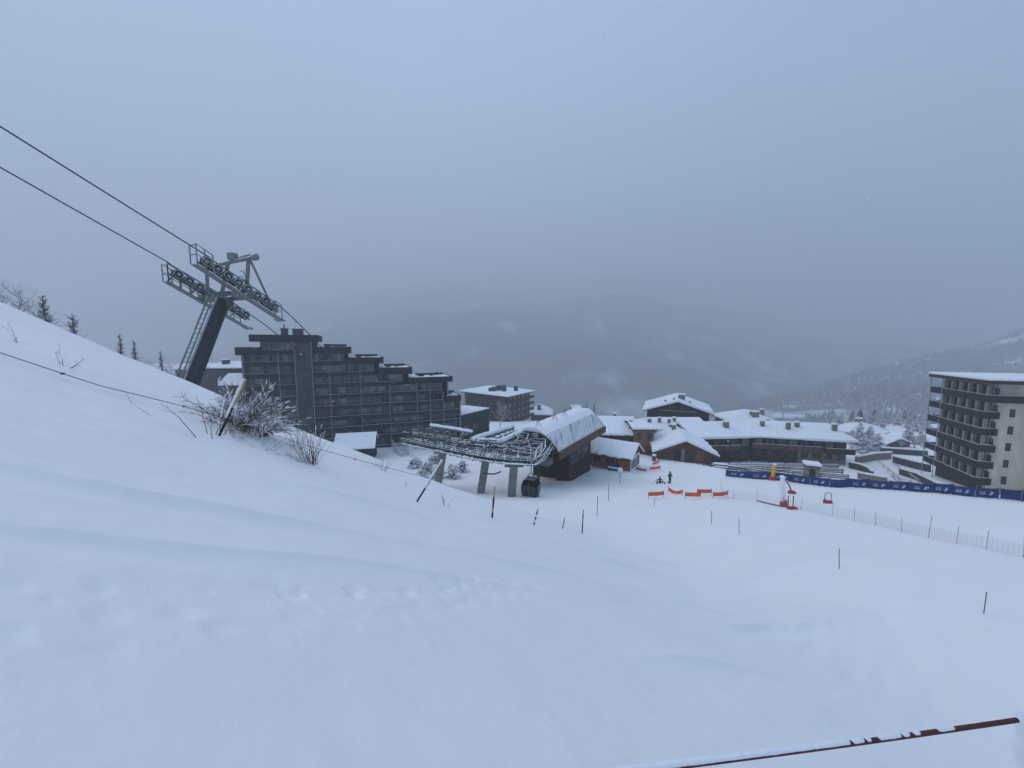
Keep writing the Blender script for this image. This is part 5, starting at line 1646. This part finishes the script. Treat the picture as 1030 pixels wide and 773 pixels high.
vpole('thin grey pole on the groomed snow before the wooden hut, the farther of two', (612, 504.5), (612.3, 487.5), .035, ('polegrey',))
vpole('thin red stake below the leftmost orange banner', (658, 510.5), (658.8, 500.5), .022, ('polered',))
vpole('thin reddish stake in the open snow below the orange banners, left of a similar one', (715.5, 527.5), (715.8, 514), .022, ('polered',))
vpole('thin reddish stake in the open snow below the net, right of a similar one', (743.5, 538), (743.3, 522), .022, ('polered',))
vpole('lone thin grey stake on the snow below the net fence', (844.2, 572.5), (844.2, 552), .02, ('polegrey',))
vpole('lone leaning grey stake near the right edge of the snow', (989.5, 617.5), (992.5, 595.5), .018, ('polegrey',))
b = G(220.5, 438.6); pole('leaning pole crusted with snow, stuck in front of the big bush', b, P(246.9, 382, b.y + .15), .021, ('black', 'black', 'bamboo', 'bamboo'), 'leaning bamboo poles on the ridge', (-.018, -.02, .02), snow_from=.3)
b = G(419.4, 505); pole('leaning snow crusted bamboo pole on the ridge before the lift deck', b, P(445.3, 463, b.y + .2), .022, ('black', 'bamboo', 'bamboo'), 'leaning bamboo poles on the ridge', (-.018, -.02, .02), snow_from=.32)
# thin cord along the ridge
cpx = [(-40, 346), (0, 355), (30, 365), (63, 376), (100, 388), (145, 399), (185, 409), (222, 420), (262, 433), (311, 449), (357, 462), (393, 471.5), (430, 481), (470, 496)]
pts = []
for (a, b) in cpx:
    g = G(a, b + 3); d = g.y * .985
    pts.append(P(a, b, d))
fine = []
for i in range(len(pts) - 1):
    for k in range(4): fine.append(pts[i].lerp(pts[i + 1], k / 4))
t = MB().tube(fine, .0065, 5)
cd = t.build('boundary_cord', M['cord'], smooth=True); tag(cd, 'thin dark cord strung along the top of the snow slope', 'cord')
for k in (12, 24, 40): 
    MB().ball(tuple(fine[k]), .022, 8, 5, (1.6, 1, .8)).build('knot', M['cord'], cd)
# red rope close to the camera with its snowy post
r0, r1 = Vector(P(520, 790.5, 2.05)), Vector(P(1023, 724.5, 2.75))
pts = []
for k in range(41):
    t = k / 40; p = r0.lerp(r1, t); p.z -= .05 * 4 * t * (1 - t) * .3; pts.append(p)
r00 = Vector((r0.x - 1.2, r0.y - .35, r0.z - .05))
rp = MB().tube([r00] + pts, .0165, 8).build('barrier_rope', M['rope'], smooth=True)
tag(rp, 'dark red rope half covered in snow crossing the lower right corner', 'rope')
sm2 = MB(); rnd = random.Random(5)
cr_p, cr_r = [], []
for k in range(521):
    t = k / 520; i = min(39, int(t * 40)); p = pts[i].lerp(pts[i + 1], t * 40 - i)
    lumps = math.sin(t * 47) + .8 * math.sin(t * 101 + 1) + .5 * math.sin(t * 233 + 2)
    full = 1.0 - max(0.0, (t - .30) / .45)                 # less and less snow toward the post
    h_ = full * 1.25 + .42 * lumps * (0.3 + .7 * min(1, t / .4)) - .25
    h_ = max(-1.0, min(1.25, h_)) if t < .84 else -1.0
    cr_p.append(p + Vector((0, .001, .0125 + .0075 * h_ + rnd.uniform(-.0012, .0012)) if h_ > -.2 else (0, .001, -.004)))
    cr_r.append(.0145 + .004 * max(0, h_) + rnd.uniform(0, .0018) if h_ > -.2 else .006)
sm2.tube(cr_p, cr_r, 8)
sm2.build('snow_crust', M['cap'], rp, smooth=True)
pp = Vector(P(1031.5, 724, 2.78)); pg = tz(pp.x, pp.y)
bpst = thing('barrier_post', 'snow plastered post at the lower right edge that holds the red rope', 'post', (pp.x, pp.y, pg))
MB().tube([(0, 0, -.4), (0, 0, pp.z - pg + .07)], .024, 10).build('post_shaft', M['polegrey'], bpst, smooth=True)
m = MB(); hgt = pp.z - pg + .10; N = 60; pr = []; rnd = random.Random(3)
for k in range(N + 1):
    z = hgt * k / N; zz = hgt - z
    pr.append((Vector((-.006 + .006 * math.sin(z * 17), .004 * math.sin(z * 9), z)), .034 + .012 * math.sin(z * 21) * math.sin(z * 8.3 + 1) + .006 * rnd.random() if k < N - 1 else (.028 if k == N - 1 else .008)))
m.tube([p for p, _ in pr], [r for _, r in pr], 14); m.build('snow_crust', M['cap'], bpst, smooth=True)
ps2 = Vector((r00.x - .02, r00.y, 0)); pg2 = tz(ps2.x, ps2.y)

# ================================================================== PEOPLE
def skinned(name, verts, edges, radii, material, parent, loc=Vector((0, 0, 0)), sub=2):
    me = bpy.data.meshes.new(name); me.from_pydata([tuple(Vector(v)) for v in verts], edges, [])
    o = bpy.data.objects.new(name, me); COL.objects.link(o)
    me.materials.append(material)
    sk = o.modifiers.new('skin', 'SKIN'); sk.use_smooth_shade = True
    for i, r in enumerate(radii): me.skin_vertices[0].data[i].radius = (r, r) if not isinstance(r, tuple) else r
    me.skin_vertices[0].data[0].use_root = True
    ss = o.modifiers.new('sub', 'SUBSURF'); ss.levels = sub; ss.render_levels = sub
    if parent: o.parent = parent
    return o
def head_into(par, c, look, scale=1.0):
    MB().ball(c, .115 * scale, 16, 12, (.88, 1.0, 1.15)).build('head', M['skin'], par, smooth=True)
    hb = MB().ball((c[0], c[1], c[2] + .035), .135 * scale, 16, 10, (.95, 1.05, 1.0)).build('helmet', M['cloth_dark'], par, smooth=True)
    L = Vector(look).normalized()
    g = MB(); s = Vector((-L.y, L.x, 0)); p = Vector(c) + L * .11
    g.bar(p - s * .08, p + s * .08, .05, .07); g.build('goggles', M['glass'], par)
    n = MB(); n.bar(Vector(c) + L * .10 + Vector((0, 0, -.05)), Vector(c) + L * .135 + Vector((0, 0, -.055)), .03, .04); n.build('nose', M['skin'], par)
# standing skier
b = G(673.5, 486.4); 
sk = thing('person', 'standing skier in a grey jacket and dark trousers beside the fallen one', 'person', b, R(20))
V_ = [(0, 0, .95), (0, 0, 1.2), (0, .01, 1.42), (0, .02, 1.52), (-.11, 0, .90), (-.13, -.06, .5), (-.13, .03, .1), (-.13, -.14, .05), (.11, 0, .90), (.13, -.06, .5), (.13, .03, .1), (.13, -.14, .05),
      (-.2, .01, 1.4), (-.29, -.02, 1.13), (-.26, -.22, .97), (-.25, -.29, .95), (.2, .01, 1.4), (.29, -.02, 1.13), (.26, -.22, .97), (.25, -.29, .95)]
E_ = [(0, 1), (1, 2), (2, 3), (0, 4), (4, 5), (5, 6), (6, 7), (0, 8), (8, 9), (9, 10), (10, 11), (2, 12), (12, 13), (13, 14), (14, 15), (2, 16), (16, 17), (17, 18), (18, 19)]
Rr_ = [.15, .15, .16, .06, .11, .085, .08, .06, .11, .085, .08, .06, .08, .06, .05, .045, .08, .06, .05, .045]
skinned('body', V_, E_, Rr_, M['cloth_dark'], sk)
jk = skinned('jacket', [(0, 0, 1.02), (0, 0, 1.22), (0, .01, 1.42), (-.2, .01, 1.42), (-.3, -.02, 1.13), (-.265, -.2, .985), (.2, .01, 1.42), (.3, -.02, 1.13), (.265, -.2, .985)], [(0, 1), (1, 2), (2, 3), (3, 4), (4, 5), (2, 6), (6, 7), (7, 8)], [.175, .17, .175, .095, .075, .06, .095, .075, .06], M['cloth_grey'], sk)
head_into(sk, (0, 0, 1.66), (0, -1, -.1))
for s in (-.13, .13):
    tag(MB().hexa([(b.x + s - .045, b.y - .8, b.z), (b.x + s + .045, b.y - .8, b.z), (b.x + s + .045, b.y + .7, b.z), (b.x + s - .045, b.y + .7, b.z), (b.x + s - .045, b.y - .85, b.z + .05), (b.x + s + .045, b.y - .85, b.z + .05), (b.x + s + .045, b.y + .7, b.z + .03), (b.x + s - .045, b.y + .7, b.z + .03)]).build('ski', M['black']), ('left' if s < 0 else 'right') + ' ski under the boots of the standing skier', 'ski', 'skis of the two skiers')
# fallen skier, sitting in the snow
b = G(663.8, 486.6)
fs_ = thing('person', 'fallen skier in dark clothes sitting in the snow', 'person', b, R(0))
V_ = [(0, 0, .17), (.02, .12, .42), (.03, .15, .62), (.03, .13, .72), (-.14, -.06, .17), (-.45, -.25, .40), (-.66, -.42, .12), (-.75, -.52, .14), (.14, -.05, .17), (.42, -.30, .38), (.60, -.52, .10), (.68, -.63, .12),
      (-.17, .15, .60), (-.38, .28, .38), (-.52, .34, .10), (-.56, .30, .06), (.22, .14, .60), (.42, .25, .38), (.55, .30, .10), (.60, .26, .06)]
skinned('body', V_, E_, Rr_, M['cloth_dark'], fs_)
head_into(fs_, (.03, .09, .86), (-.3, -1, -.2))
for i, (a, e, lab) in enumerate((((-1.35, -.35, .06), (-.1, -.75, .10), 'ski sticking out on the left of the fallen skier'), ((.2, -.85, .08), (1.5, -.35, .05), 'ski sticking out on the right of the fallen skier'))):
    tag(MB().bar(b + Vector(a), b + Vector(e), .10, .04).build('ski', M['black']), lab, 'ski', 'skis of the two skiers')
# bin beside the gable chalet
x, y = GP(658.3, 74); z = tz(x, y)
bi = thing('litter_bin', 'dark bin with a cap of snow at the left corner of the gable chalet', 'bin', (x, y, z))
MB().tube([(0, 0, -.2), (0, 0, 1.15)], [.32, .36], 14).build('bin_body', M['dconc'], bi)
MB().ball((0, 0, 1.2), .42, 14, 8, (1, 1, .6)).build('snow_cap', M['cap'], bi, smooth=True)

# ================================================================== PLANTS
def shrub(name, label, base, n, length, spread, lean=(0, 0), rad=.008, group=None, seed=1, curve=.8, sub=3, cat='bush'):
    rnd = random.Random(seed)
    t = thing(name, label, cat, base, 0, group)
    m = MB(); snow = MB()
    for i in range(n):
        a = rnd.uniform(0, 2 * math.pi); r0 = spread * .25 * math.sqrt(rnd.random())
        p = Vector((r0 * math.cos(a), r0 * math.sin(a), -.05))
        out = rnd.uniform(.15, 1.0) * spread; L = length * rnd.uniform(.55, 1.0)
        d = Vector((math.cos(a) * out + lean[0], math.sin(a) * out + lean[1], L)).normalized()
        pts = [p]; N = 6
        for k in range(N):
            d = (d + Vector((rnd.uniform(-.12, .12), rnd.uniform(-.12, .12), -.10 * curve * out / max(spread, .01)))).normalized()
            p = p + d * L / N; pts.append(p)
            if k > 0:
                for _ in range(sub):
                    if rnd.random() < .75:
                        q = (d + Vector((rnd.uniform(-.9, .9), rnd.uniform(-.9, .9), rnd.uniform(-.3, .5)))).normalized()
                        l2 = L * rnd.uniform(.10, .28)
                        q2 = (q + Vector((rnd.uniform(-.3, .3), rnd.uniform(-.3, .3), -.25))).normalized()
                        m.tube([p, p + q * l2 * .5, p + q * l2 * .5 + q2 * l2 * .5], [rad * .5, rad * .4, rad * .2], 3, cap=False)
                        if rnd.random() < .22:
                            o = Vector((0, 0, rad * 1.3))
                            snow.tube([p + q * l2 * .2 + o, p + q * l2 * .5 + o, p + q * l2 * .5 + q2 * l2 * .45 + o], [rad * .4, rad * rnd.uniform(1, 1.9), rad * .5], 4, cap=False)
        m.tube(pts, [rad * (1 - .75 * k / N) for k in range(N + 1)], 4, cap=False)
        if rnd.random() < .34:
            snow.tube([q + Vector((0, 0, rad * 1.0)) for q in pts[2:]], [rad * rnd.uniform(.5, 1.5) for _ in pts[2:]], 4, cap=False)
    m.build('branches', M['twig'], t)
    if snow.v: snow.build('snow_load', M['cap'], t)
    return t
b = G(238, 430)
shrub('frosted_bush', 'large snow laden bush on the ridge around the leaning pole', b, 110, .95, .95, (.15, .1), .0065, seed=4, curve=1.6, sub=4)
b2 = b + Vector((.28, .2, -.1)); b2.z = tz(b2.x, b2.y)
shrub('frosted_bush', 'snow laden bush right of the leaning pole, hanging over the lip', b2, 80, .8, .8, (.2, .1), .0065, seed=9, curve=1.6, sub=4)
b = G(205, 437)
shrub('arching_twigs', 'bare arching twigs left of the big bush', b, 14, 1.1, 1.2, (-.3, -.1), .006, seed=12, curve=1.4, sub=1, cat='twigs')
b = G(312, 466)
shrub('dry_grass', 'tuft of dry brown stems right of the big bush', b, 46, .78, .5, (-.15, 0), .005, seed=21, curve=.5, sub=1, cat='dry plant')
b = G(300, 452)
shrub('dry_grass', 'thin upright dry stems on the ridge above the brown tuft', b, 16, .7, .3, (0, 0), .004, seed=22, curve=.4, sub=1, cat='dry plant')
b = G(383, 472)
shrub('dry_grass', 'small dry plant by itself near the crest of the ridge', b, 20, .48, .5, (0, 0), .004, seed=23, curve=.6, sub=1, cat='dry plant')
b = G(265, 452)
shrub('dry_grass', 'few slanting dry stalks below the big bush', b, 7, .55, .7, (.4, 0), .0045, seed=25, curve=.3, sub=1, cat='dry plant')
b = G(448, 509)
shrub('dry_grass', 'tiny dark sprig on the snow in front of the lift deck', b, 5, .42, .35, (0, 0), .005, seed=26, curve=.4, sub=1, cat='dry plant')
b = G(62, 367); b.z -= .02
for i, (px, py, L, lean, lab) in enumerate(((62, 368, .42, (-.05, 0), 'single thin stalk on the upper left snow'), (18, 346, .36, (-.1, 0), 'thin stalk near the left edge of the snow'), (68, 369, .34, (.6, 0), 'slanting twig on the upper left snow'), (407, 489, .2, (0, 0), 'tiny dark sprig low on the ridge'))):
    shrub('dry_stalk', lab, G(px, py), 2, L, .1, lean, .006, 'dry stalks in the snow', 40 + i, .1, 1, 'dry plant')

def bare_tree(name, label, base, h, spread, seed, group=None, rad=.12, mat_='bark', levels=4, lean=(0, 0), dense=3, cat='tree', gnarl=.35, up=.15):
    rnd = random.Random(seed)
    t = thing(name, label, cat, base, 0, group)
    tr, br = MB(), MB()
    def grow(p, d, L, r, lv):
        pts = [p]; N = 4 if lv < 2 else 3
        for k in range(N):
            d = (d + Vector((rnd.uniform(-gnarl, gnarl), rnd.uniform(-gnarl, gnarl), up * (1 if lv else .3)))).normalized()
            p = p + d * L / N; pts.append(p)
            if lv < levels:
                for _ in range(dense if lv else dense + 1):
                    if rnd.random() < .62 and (lv or k > 0):
                        s = Vector((rnd.uniform(-1, 1), rnd.uniform(-1, 1), rnd.uniform(-.1, .7))).normalized()
                        grow(p, (d * .35 + s * spread).normalized(), L * rnd.uniform(.40, .62) * (1 if lv else .8), r * .5 * (1 - .15 * k), lv + 1)
        (tr if lv == 0 else br).tube(pts, [r * (1 - .6 * k / N) for k in range(N + 1)], 6 if lv == 0 else (4 if lv < 3 else 3), cap=False)
    grow(Vector((0, 0, -.3)), Vector((lean[0], lean[1], 1)).normalized(), h * .62, rad, 0)
    tr.build('trunk', M[mat_], t); br.build('crown', M[mat_], t)
    return t
def larch(name, label, base, h, r, seed,  mat_='bark', group=None, needles=False, cat='tree'):
    """straight stem with drooping whorls; bare larch or snow loaded spruce"""
    rnd = random.Random(seed)
    t = thing(name, label, cat, base, 0, group)
    MB().tube([(0, 0, -.4), (0, 0, h * .5), (0, 0, h)], [h * .012, h * .009, h * .002], 6).build('trunk', M['bark'], t)
    m = MB(); nl = int(16 + h * 1.6)
    for k in range(nl):
        f = k / nl; z = h * (.12 + .87 * f); rr = r * (1 - f) ** .6 * rnd.uniform(.65, 1.1) + .08
        nb = 7 if needles else 9
        for j in range(nb):
            a = rnd.uniform(0, 6.28); L = rr * rnd.uniform(.4, 1.15)
            d = Vector((math.cos(a), math.sin(a), rnd.uniform(-.35, .15) if needles else rnd.uniform(-.1, .75)))
            p0 = Vector((0, 0, z + rnd.uniform(-.25, .25))); p1 = p0 + d * L * .6; p2 = p0 + d * L + Vector((0, 0, -L * .18 if needles else L * rnd.uniform(0, .3)))
            m.tube([p0, p1, p2], [.022, .015, .007], 3, cap=False)
            s = Vector((-d.y, d.x, 0))
            nn_ = 5
            for q in range(nn_):
                g = (q + 1) / (nn_ + .3); c = p0.lerp(p2, g); w = L * .20 * (1.25 - g) + .03
                if needles:
                    for sg in (-1, 1):
                        w_ = w * rnd.uniform(.6, 1.3)
                        m.add([c, c + s * w_ * sg * 1.6 + d * w_ * .7 + Vector((0, 0, -w_ * .5)), c + d * w_ * 1.6 + Vector((0, 0, -w_ * .1)), c + Vector((0, 0, w_ * .35)) + d * w_ * .5], [(0, 1, 2), (0, 2, 3), (0, 3, 1), (1, 3, 2)])
                else:
                    for sg in (-1, 1):
                        e = c + s * w * sg * rnd.uniform(.8, 2.0) + d * w * rnd.uniform(.3, 1.3) + Vector((0, 0, rnd.uniform(-.1, .9) * w))
                        m.tube([c, e], [.012, .005], 3, cap=False)
    m.build('crown', M['needle' if needles else mat_], t)
    return t
# trees over the left skyline
def behind(px, py_base_vis, d):
    p = P(px, py_base_vis, d); return Vector((p.x, d, tz(p.x, d)))
def top_h(base, px, py): return P(px, py, base.y).z - base.z
b = behind(-2, 300, 26); bare_tree('bare_tree', 'wide bare tree cut by the left edge on the skyline', b, top_h(b, 2, 268) * .92, .95, 3, rad=.16, levels=4, dense=4, gnarl=.25, mat_='barkdark')
b = behind(-14, 296, 24); bare_tree('bare_tree', 'second bare tree mostly beyond the left edge, its twigs reaching into view', b, top_h(b, -10, 264), .95, 17, rad=.16, levels=4, dense=4, gnarl=.25, mat_='barkdark')
b = behind(45, 318, 33); larch('larch', 'bare pointed larch on the left skyline next to the wide bare tree', b, top_h(b, 43, 297), 1.7, 31, 'barkdark')
b = behind(74, 332, 38); larch('larch', 'small bare larch on the left skyline, second from the edge tree', b, top_h(b, 73, 316), 1.7, 32, 'barkdark')
b = behind(122, 357, 42); larch('larch', 'slender bare larch left of the tower, tallest of its clump', b, top_h(b, 121, 337), 1.0, 33, 'barkdark')
b = behind(136, 360, 44); larch('larch', 'thin spiky larch in the middle of the clump left of the tower', b, top_h(b, 134.5, 343), 1.0, 34, 'barkdark')
b = behind(146, 366, 40); bare_tree('bare_shrub_tree', 'round bare shrub just left of the tower foot', b, top_h(b, 145, 350), .9, 35, rad=.12, dense=4, mat_='barkdark')
b = behind(163, 373, 38); larch('sapling', 'bare sapling close to the tower foot', b, top_h(b, 162, 353), .25, 36)
for i, (px, d) in enumerate(((198, 48), (210, 52), (222, 55))):
    b = behind(px, 390, d); bare_tree('frosted_shrub', ['grey frosted shrub right of the tower foot', 'grey frosted shrub in front of the stone lodge', 'grey frosted shrub beside the roadside hut'][i], b, top_h(b, px, 377 + i * 2), .9, 50 + i, rad=.05, mat_='leafless', cat='shrub')
# around the station
b = behind(566, 424, 118); bare_tree('bare_tree', 'round frosted bare tree behind the station roof', b, top_h(b, 566, 400.5), .9, 61, rad=.3, levels=4, dense=3, mat_='leafless', gnarl=.28)
for i, (px, py, d, lab) in enumerate(((590, 411, 150, 'faint bare tree behind the station roof, left of its twin'), (598, 410, 155, 'faint bare tree behind the station roof, right of its twin'))):
    b = behind(px, 420, d); larch('larch', lab, b, top_h(b, px, py - 5), 2.2, 70 + i, 'leafless')
b = behind(503, 430, 126); bare_tree('frosted_tree', 'white frosted tree in front of the brown flat roofed block', b, top_h(b, 503, 401), .9, 64, rad=.22, levels=4, dense=3, mat_='leafless')
b = behind(492, 430, 122); bare_tree('frosted_tree', 'low frosted tree between the annex and the brown block', b, top_h(b, 492, 412), .9, 65, rad=.2, levels=4, mat_='leafless')
b = behind(467, 420, 128); larch('spruce', 'narrow snowy spruce at the left end of the brown block', b, top_h(b, 467, 396), 1.8, 66, needles=True)
rnd = random.Random(404)
spots = [(862, 418, 128, 'left end of the row, over the long chalet roof end'), (869, 416, 150, 'behind the row, tip just over its neighbours'), (880, 415, 165, 'rear tree left of the hillside chalet chimney'), (888, 418, 145, 'close behind the hillside chalet roof edge'), (915, 417, 150, 'right of the hillside chalet chimney'), (922, 420, 135, 'right of the hillside chalet ridge'), (932, 418, 150, 'touching the balcony block in the picture'), (926, 432, 108, 'low one between hillside chalet and balcony block'), (864, 430, 100, 'front one at the long chalet corner'), (914, 428, 112, 'beside the right eave of the hillside chalet')]
for i, (px, py, d, where) in enumerate(spots):
    b = behind(px, py + 10, d); larch('spruce', 'dark frosted spruce, ' + where, b, max(3.5, top_h(b, px, py)), rnd.uniform(1.8, 2.8), 200 + i, needles=True, group='spruces around the hillside chalet')
def snow_bush(label, base, r, h, seed):
    rnd = random.Random(seed); t = thing('snowy_bush', label, 'bush', base, 0, 'snowy bushes under the lift deck')
    m = MB()
    for k in range(150):
        a = rnd.uniform(0, 6.28); el = rnd.uniform(.0, 1.5); rr = rnd.uniform(.35, 1.05)
        c = Vector((r * rr * math.cos(a) * math.cos(el), r * rr * math.sin(a) * math.cos(el), h * rr * math.sin(el)))
        s = rnd.uniform(.16, .36) * r
        d = Vector((rnd.uniform(-1, 1), rnd.uniform(-1, 1), rnd.uniform(-.4, .4))).normalized(); e = d.cross(Vector((0, 0, 1))).normalized()
        m.add([c - d * s, c + e * s * .5 + Vector((0, 0, -s * .2)), c + d * s + Vector((0, 0, -s * .2)), c - e * s * .5 + Vector((0, 0, -s * .2)), c + Vector((0, 0, s * .3))], [(0, 1, 4), (1, 2, 4), (2, 3, 4), (3, 0, 4), (0, 3, 2, 1)])
    m.build('foliage', M['needle'], t)
    st_ = MB()
    for k in range(9):
        a = k * .7; st_.tube([(0, 0, -.2), (r * .5 * math.cos(a), r * .5 * math.sin(a), h * .6)], [.06, .02], 5)
    st_.build('stems', M['bark'], t)
for i, (px, py, d, r, lab) in enumerate(((418, 464, 70, 1.5, 'snowy bush farthest left under the lift deck, beside the stair'), (430, 470, 66, 1.5, 'snowy bush second from the left under the lift deck'), (440, 476, 62, 1.4, 'dark snowy bush behind the leaning bamboo pole'), (424, 478, 60, 1.2, 'low snowy bush just over the ridge crest'),
                                         (455, 470, 62, 1.4, 'snowy bush right of the left station post'), (465, 466, 66, 1.2, 'small snowy bush farthest right under the deck'), (437, 461, 74, 1.6, 'rear snowy bush under the left end of the deck'))):
    p = P(px, py, d); snow_bush(lab, Vector((p.x, d, tz(p.x, d))), r, max(1.4, p.z - tz(p.x, d)) + .4, 80 + i)
# frosted spruces round the right hand chalets
sp_ = [(866, 424, 112, 2.6, 'frosted spruce behind the right end of the long chalet'), (876, 428, 108, 2.6, 'tall frosted spruce left of the hillside chalet, second in the row'), (884, 436, 100, 2.6, 'broad snow laden spruce just left of the hillside chalet corner'), (872, 440, 96, 2.2, 'low snow laden spruce in front of the row left of the hillside chalet'),
       (858, 432, 118, 2.0, 'small frosted spruce peeping over the long chalet roof end'), (928, 424, 140, 2.6, 'frosted spruce directly behind the hillside chalet'), (905, 414, 160, 2.8, 'frosted spruce showing above the hillside chalet roof'), (848, 424, 150, 2.8, 'hazy spruce above the long chalet ridge')]
for i, (px, py, d, r, lab) in enumerate(sp_):
    b = behind(px, py, d); larch('spruce', lab, b, max(3.5, top_h(b, px, py)), r, 100 + i, needles=True, group='spruces around the hillside chalet')
for i, (px, py, d, lab) in enumerate(((919, 432, 100, 'bare frosted tree right of the hillside chalet'), (930, 440, 92, 'bare frosted tree close to the balcony block'), (908, 440, 99, 'bare frosted tree in front of the low outbuilding'))):
    b = behind(px, 455, d); bare_tree('frosted_tree', lab, b, top_h(b, px, py), .95, 120 + i, rad=.14, levels=4, dense=3, mat_='leafless')
# edge of the wood below the village on the right
ew = MB(); cnt = 0
while cnt < 420:
    D = random.uniform(135, 420); xc = random.uniform(.62, 1.5)
    if D < 175 and .93 < xc < 1.12: continue
    x = xc * D; z = tz(x, D)
    if xc * D < 95 or (xc < .86 and D < 330): continue
    conifer_into(ew, x, D, z - .5, random.uniform(5, 9), random.uniform(1.6, 2.6), 7, 4); cnt += 1
tag(ew.build('wood_edge', M['wood']), 'frosted wood on the slope below the village at the right', 'wood', kind='stuff')
# falling snow in the air near the camera
rnd = random.Random(77); fm_ = MB()
for i in range(420):
    d = 2.5 + 26 * rnd.random() ** .8; px, py = rnd.uniform(-60, 1090), rnd.uniform(20, 560)
    p = P(px, py, d)
    if p.z < tz(p.x, p.y) + .3: continue
    r = rnd.uniform(.0035, .007) * (1 + .06 * d)
    fm_.ball(tuple(p), r, 6, 4, (rnd.uniform(.8, 1.2), 1, rnd.uniform(.8, 1.6)))
tag(fm_.build('falling_snow', M['cap'], smooth=True), 'white snowflakes drifting through the air over the slope', 'snowflakes', kind='stuff')
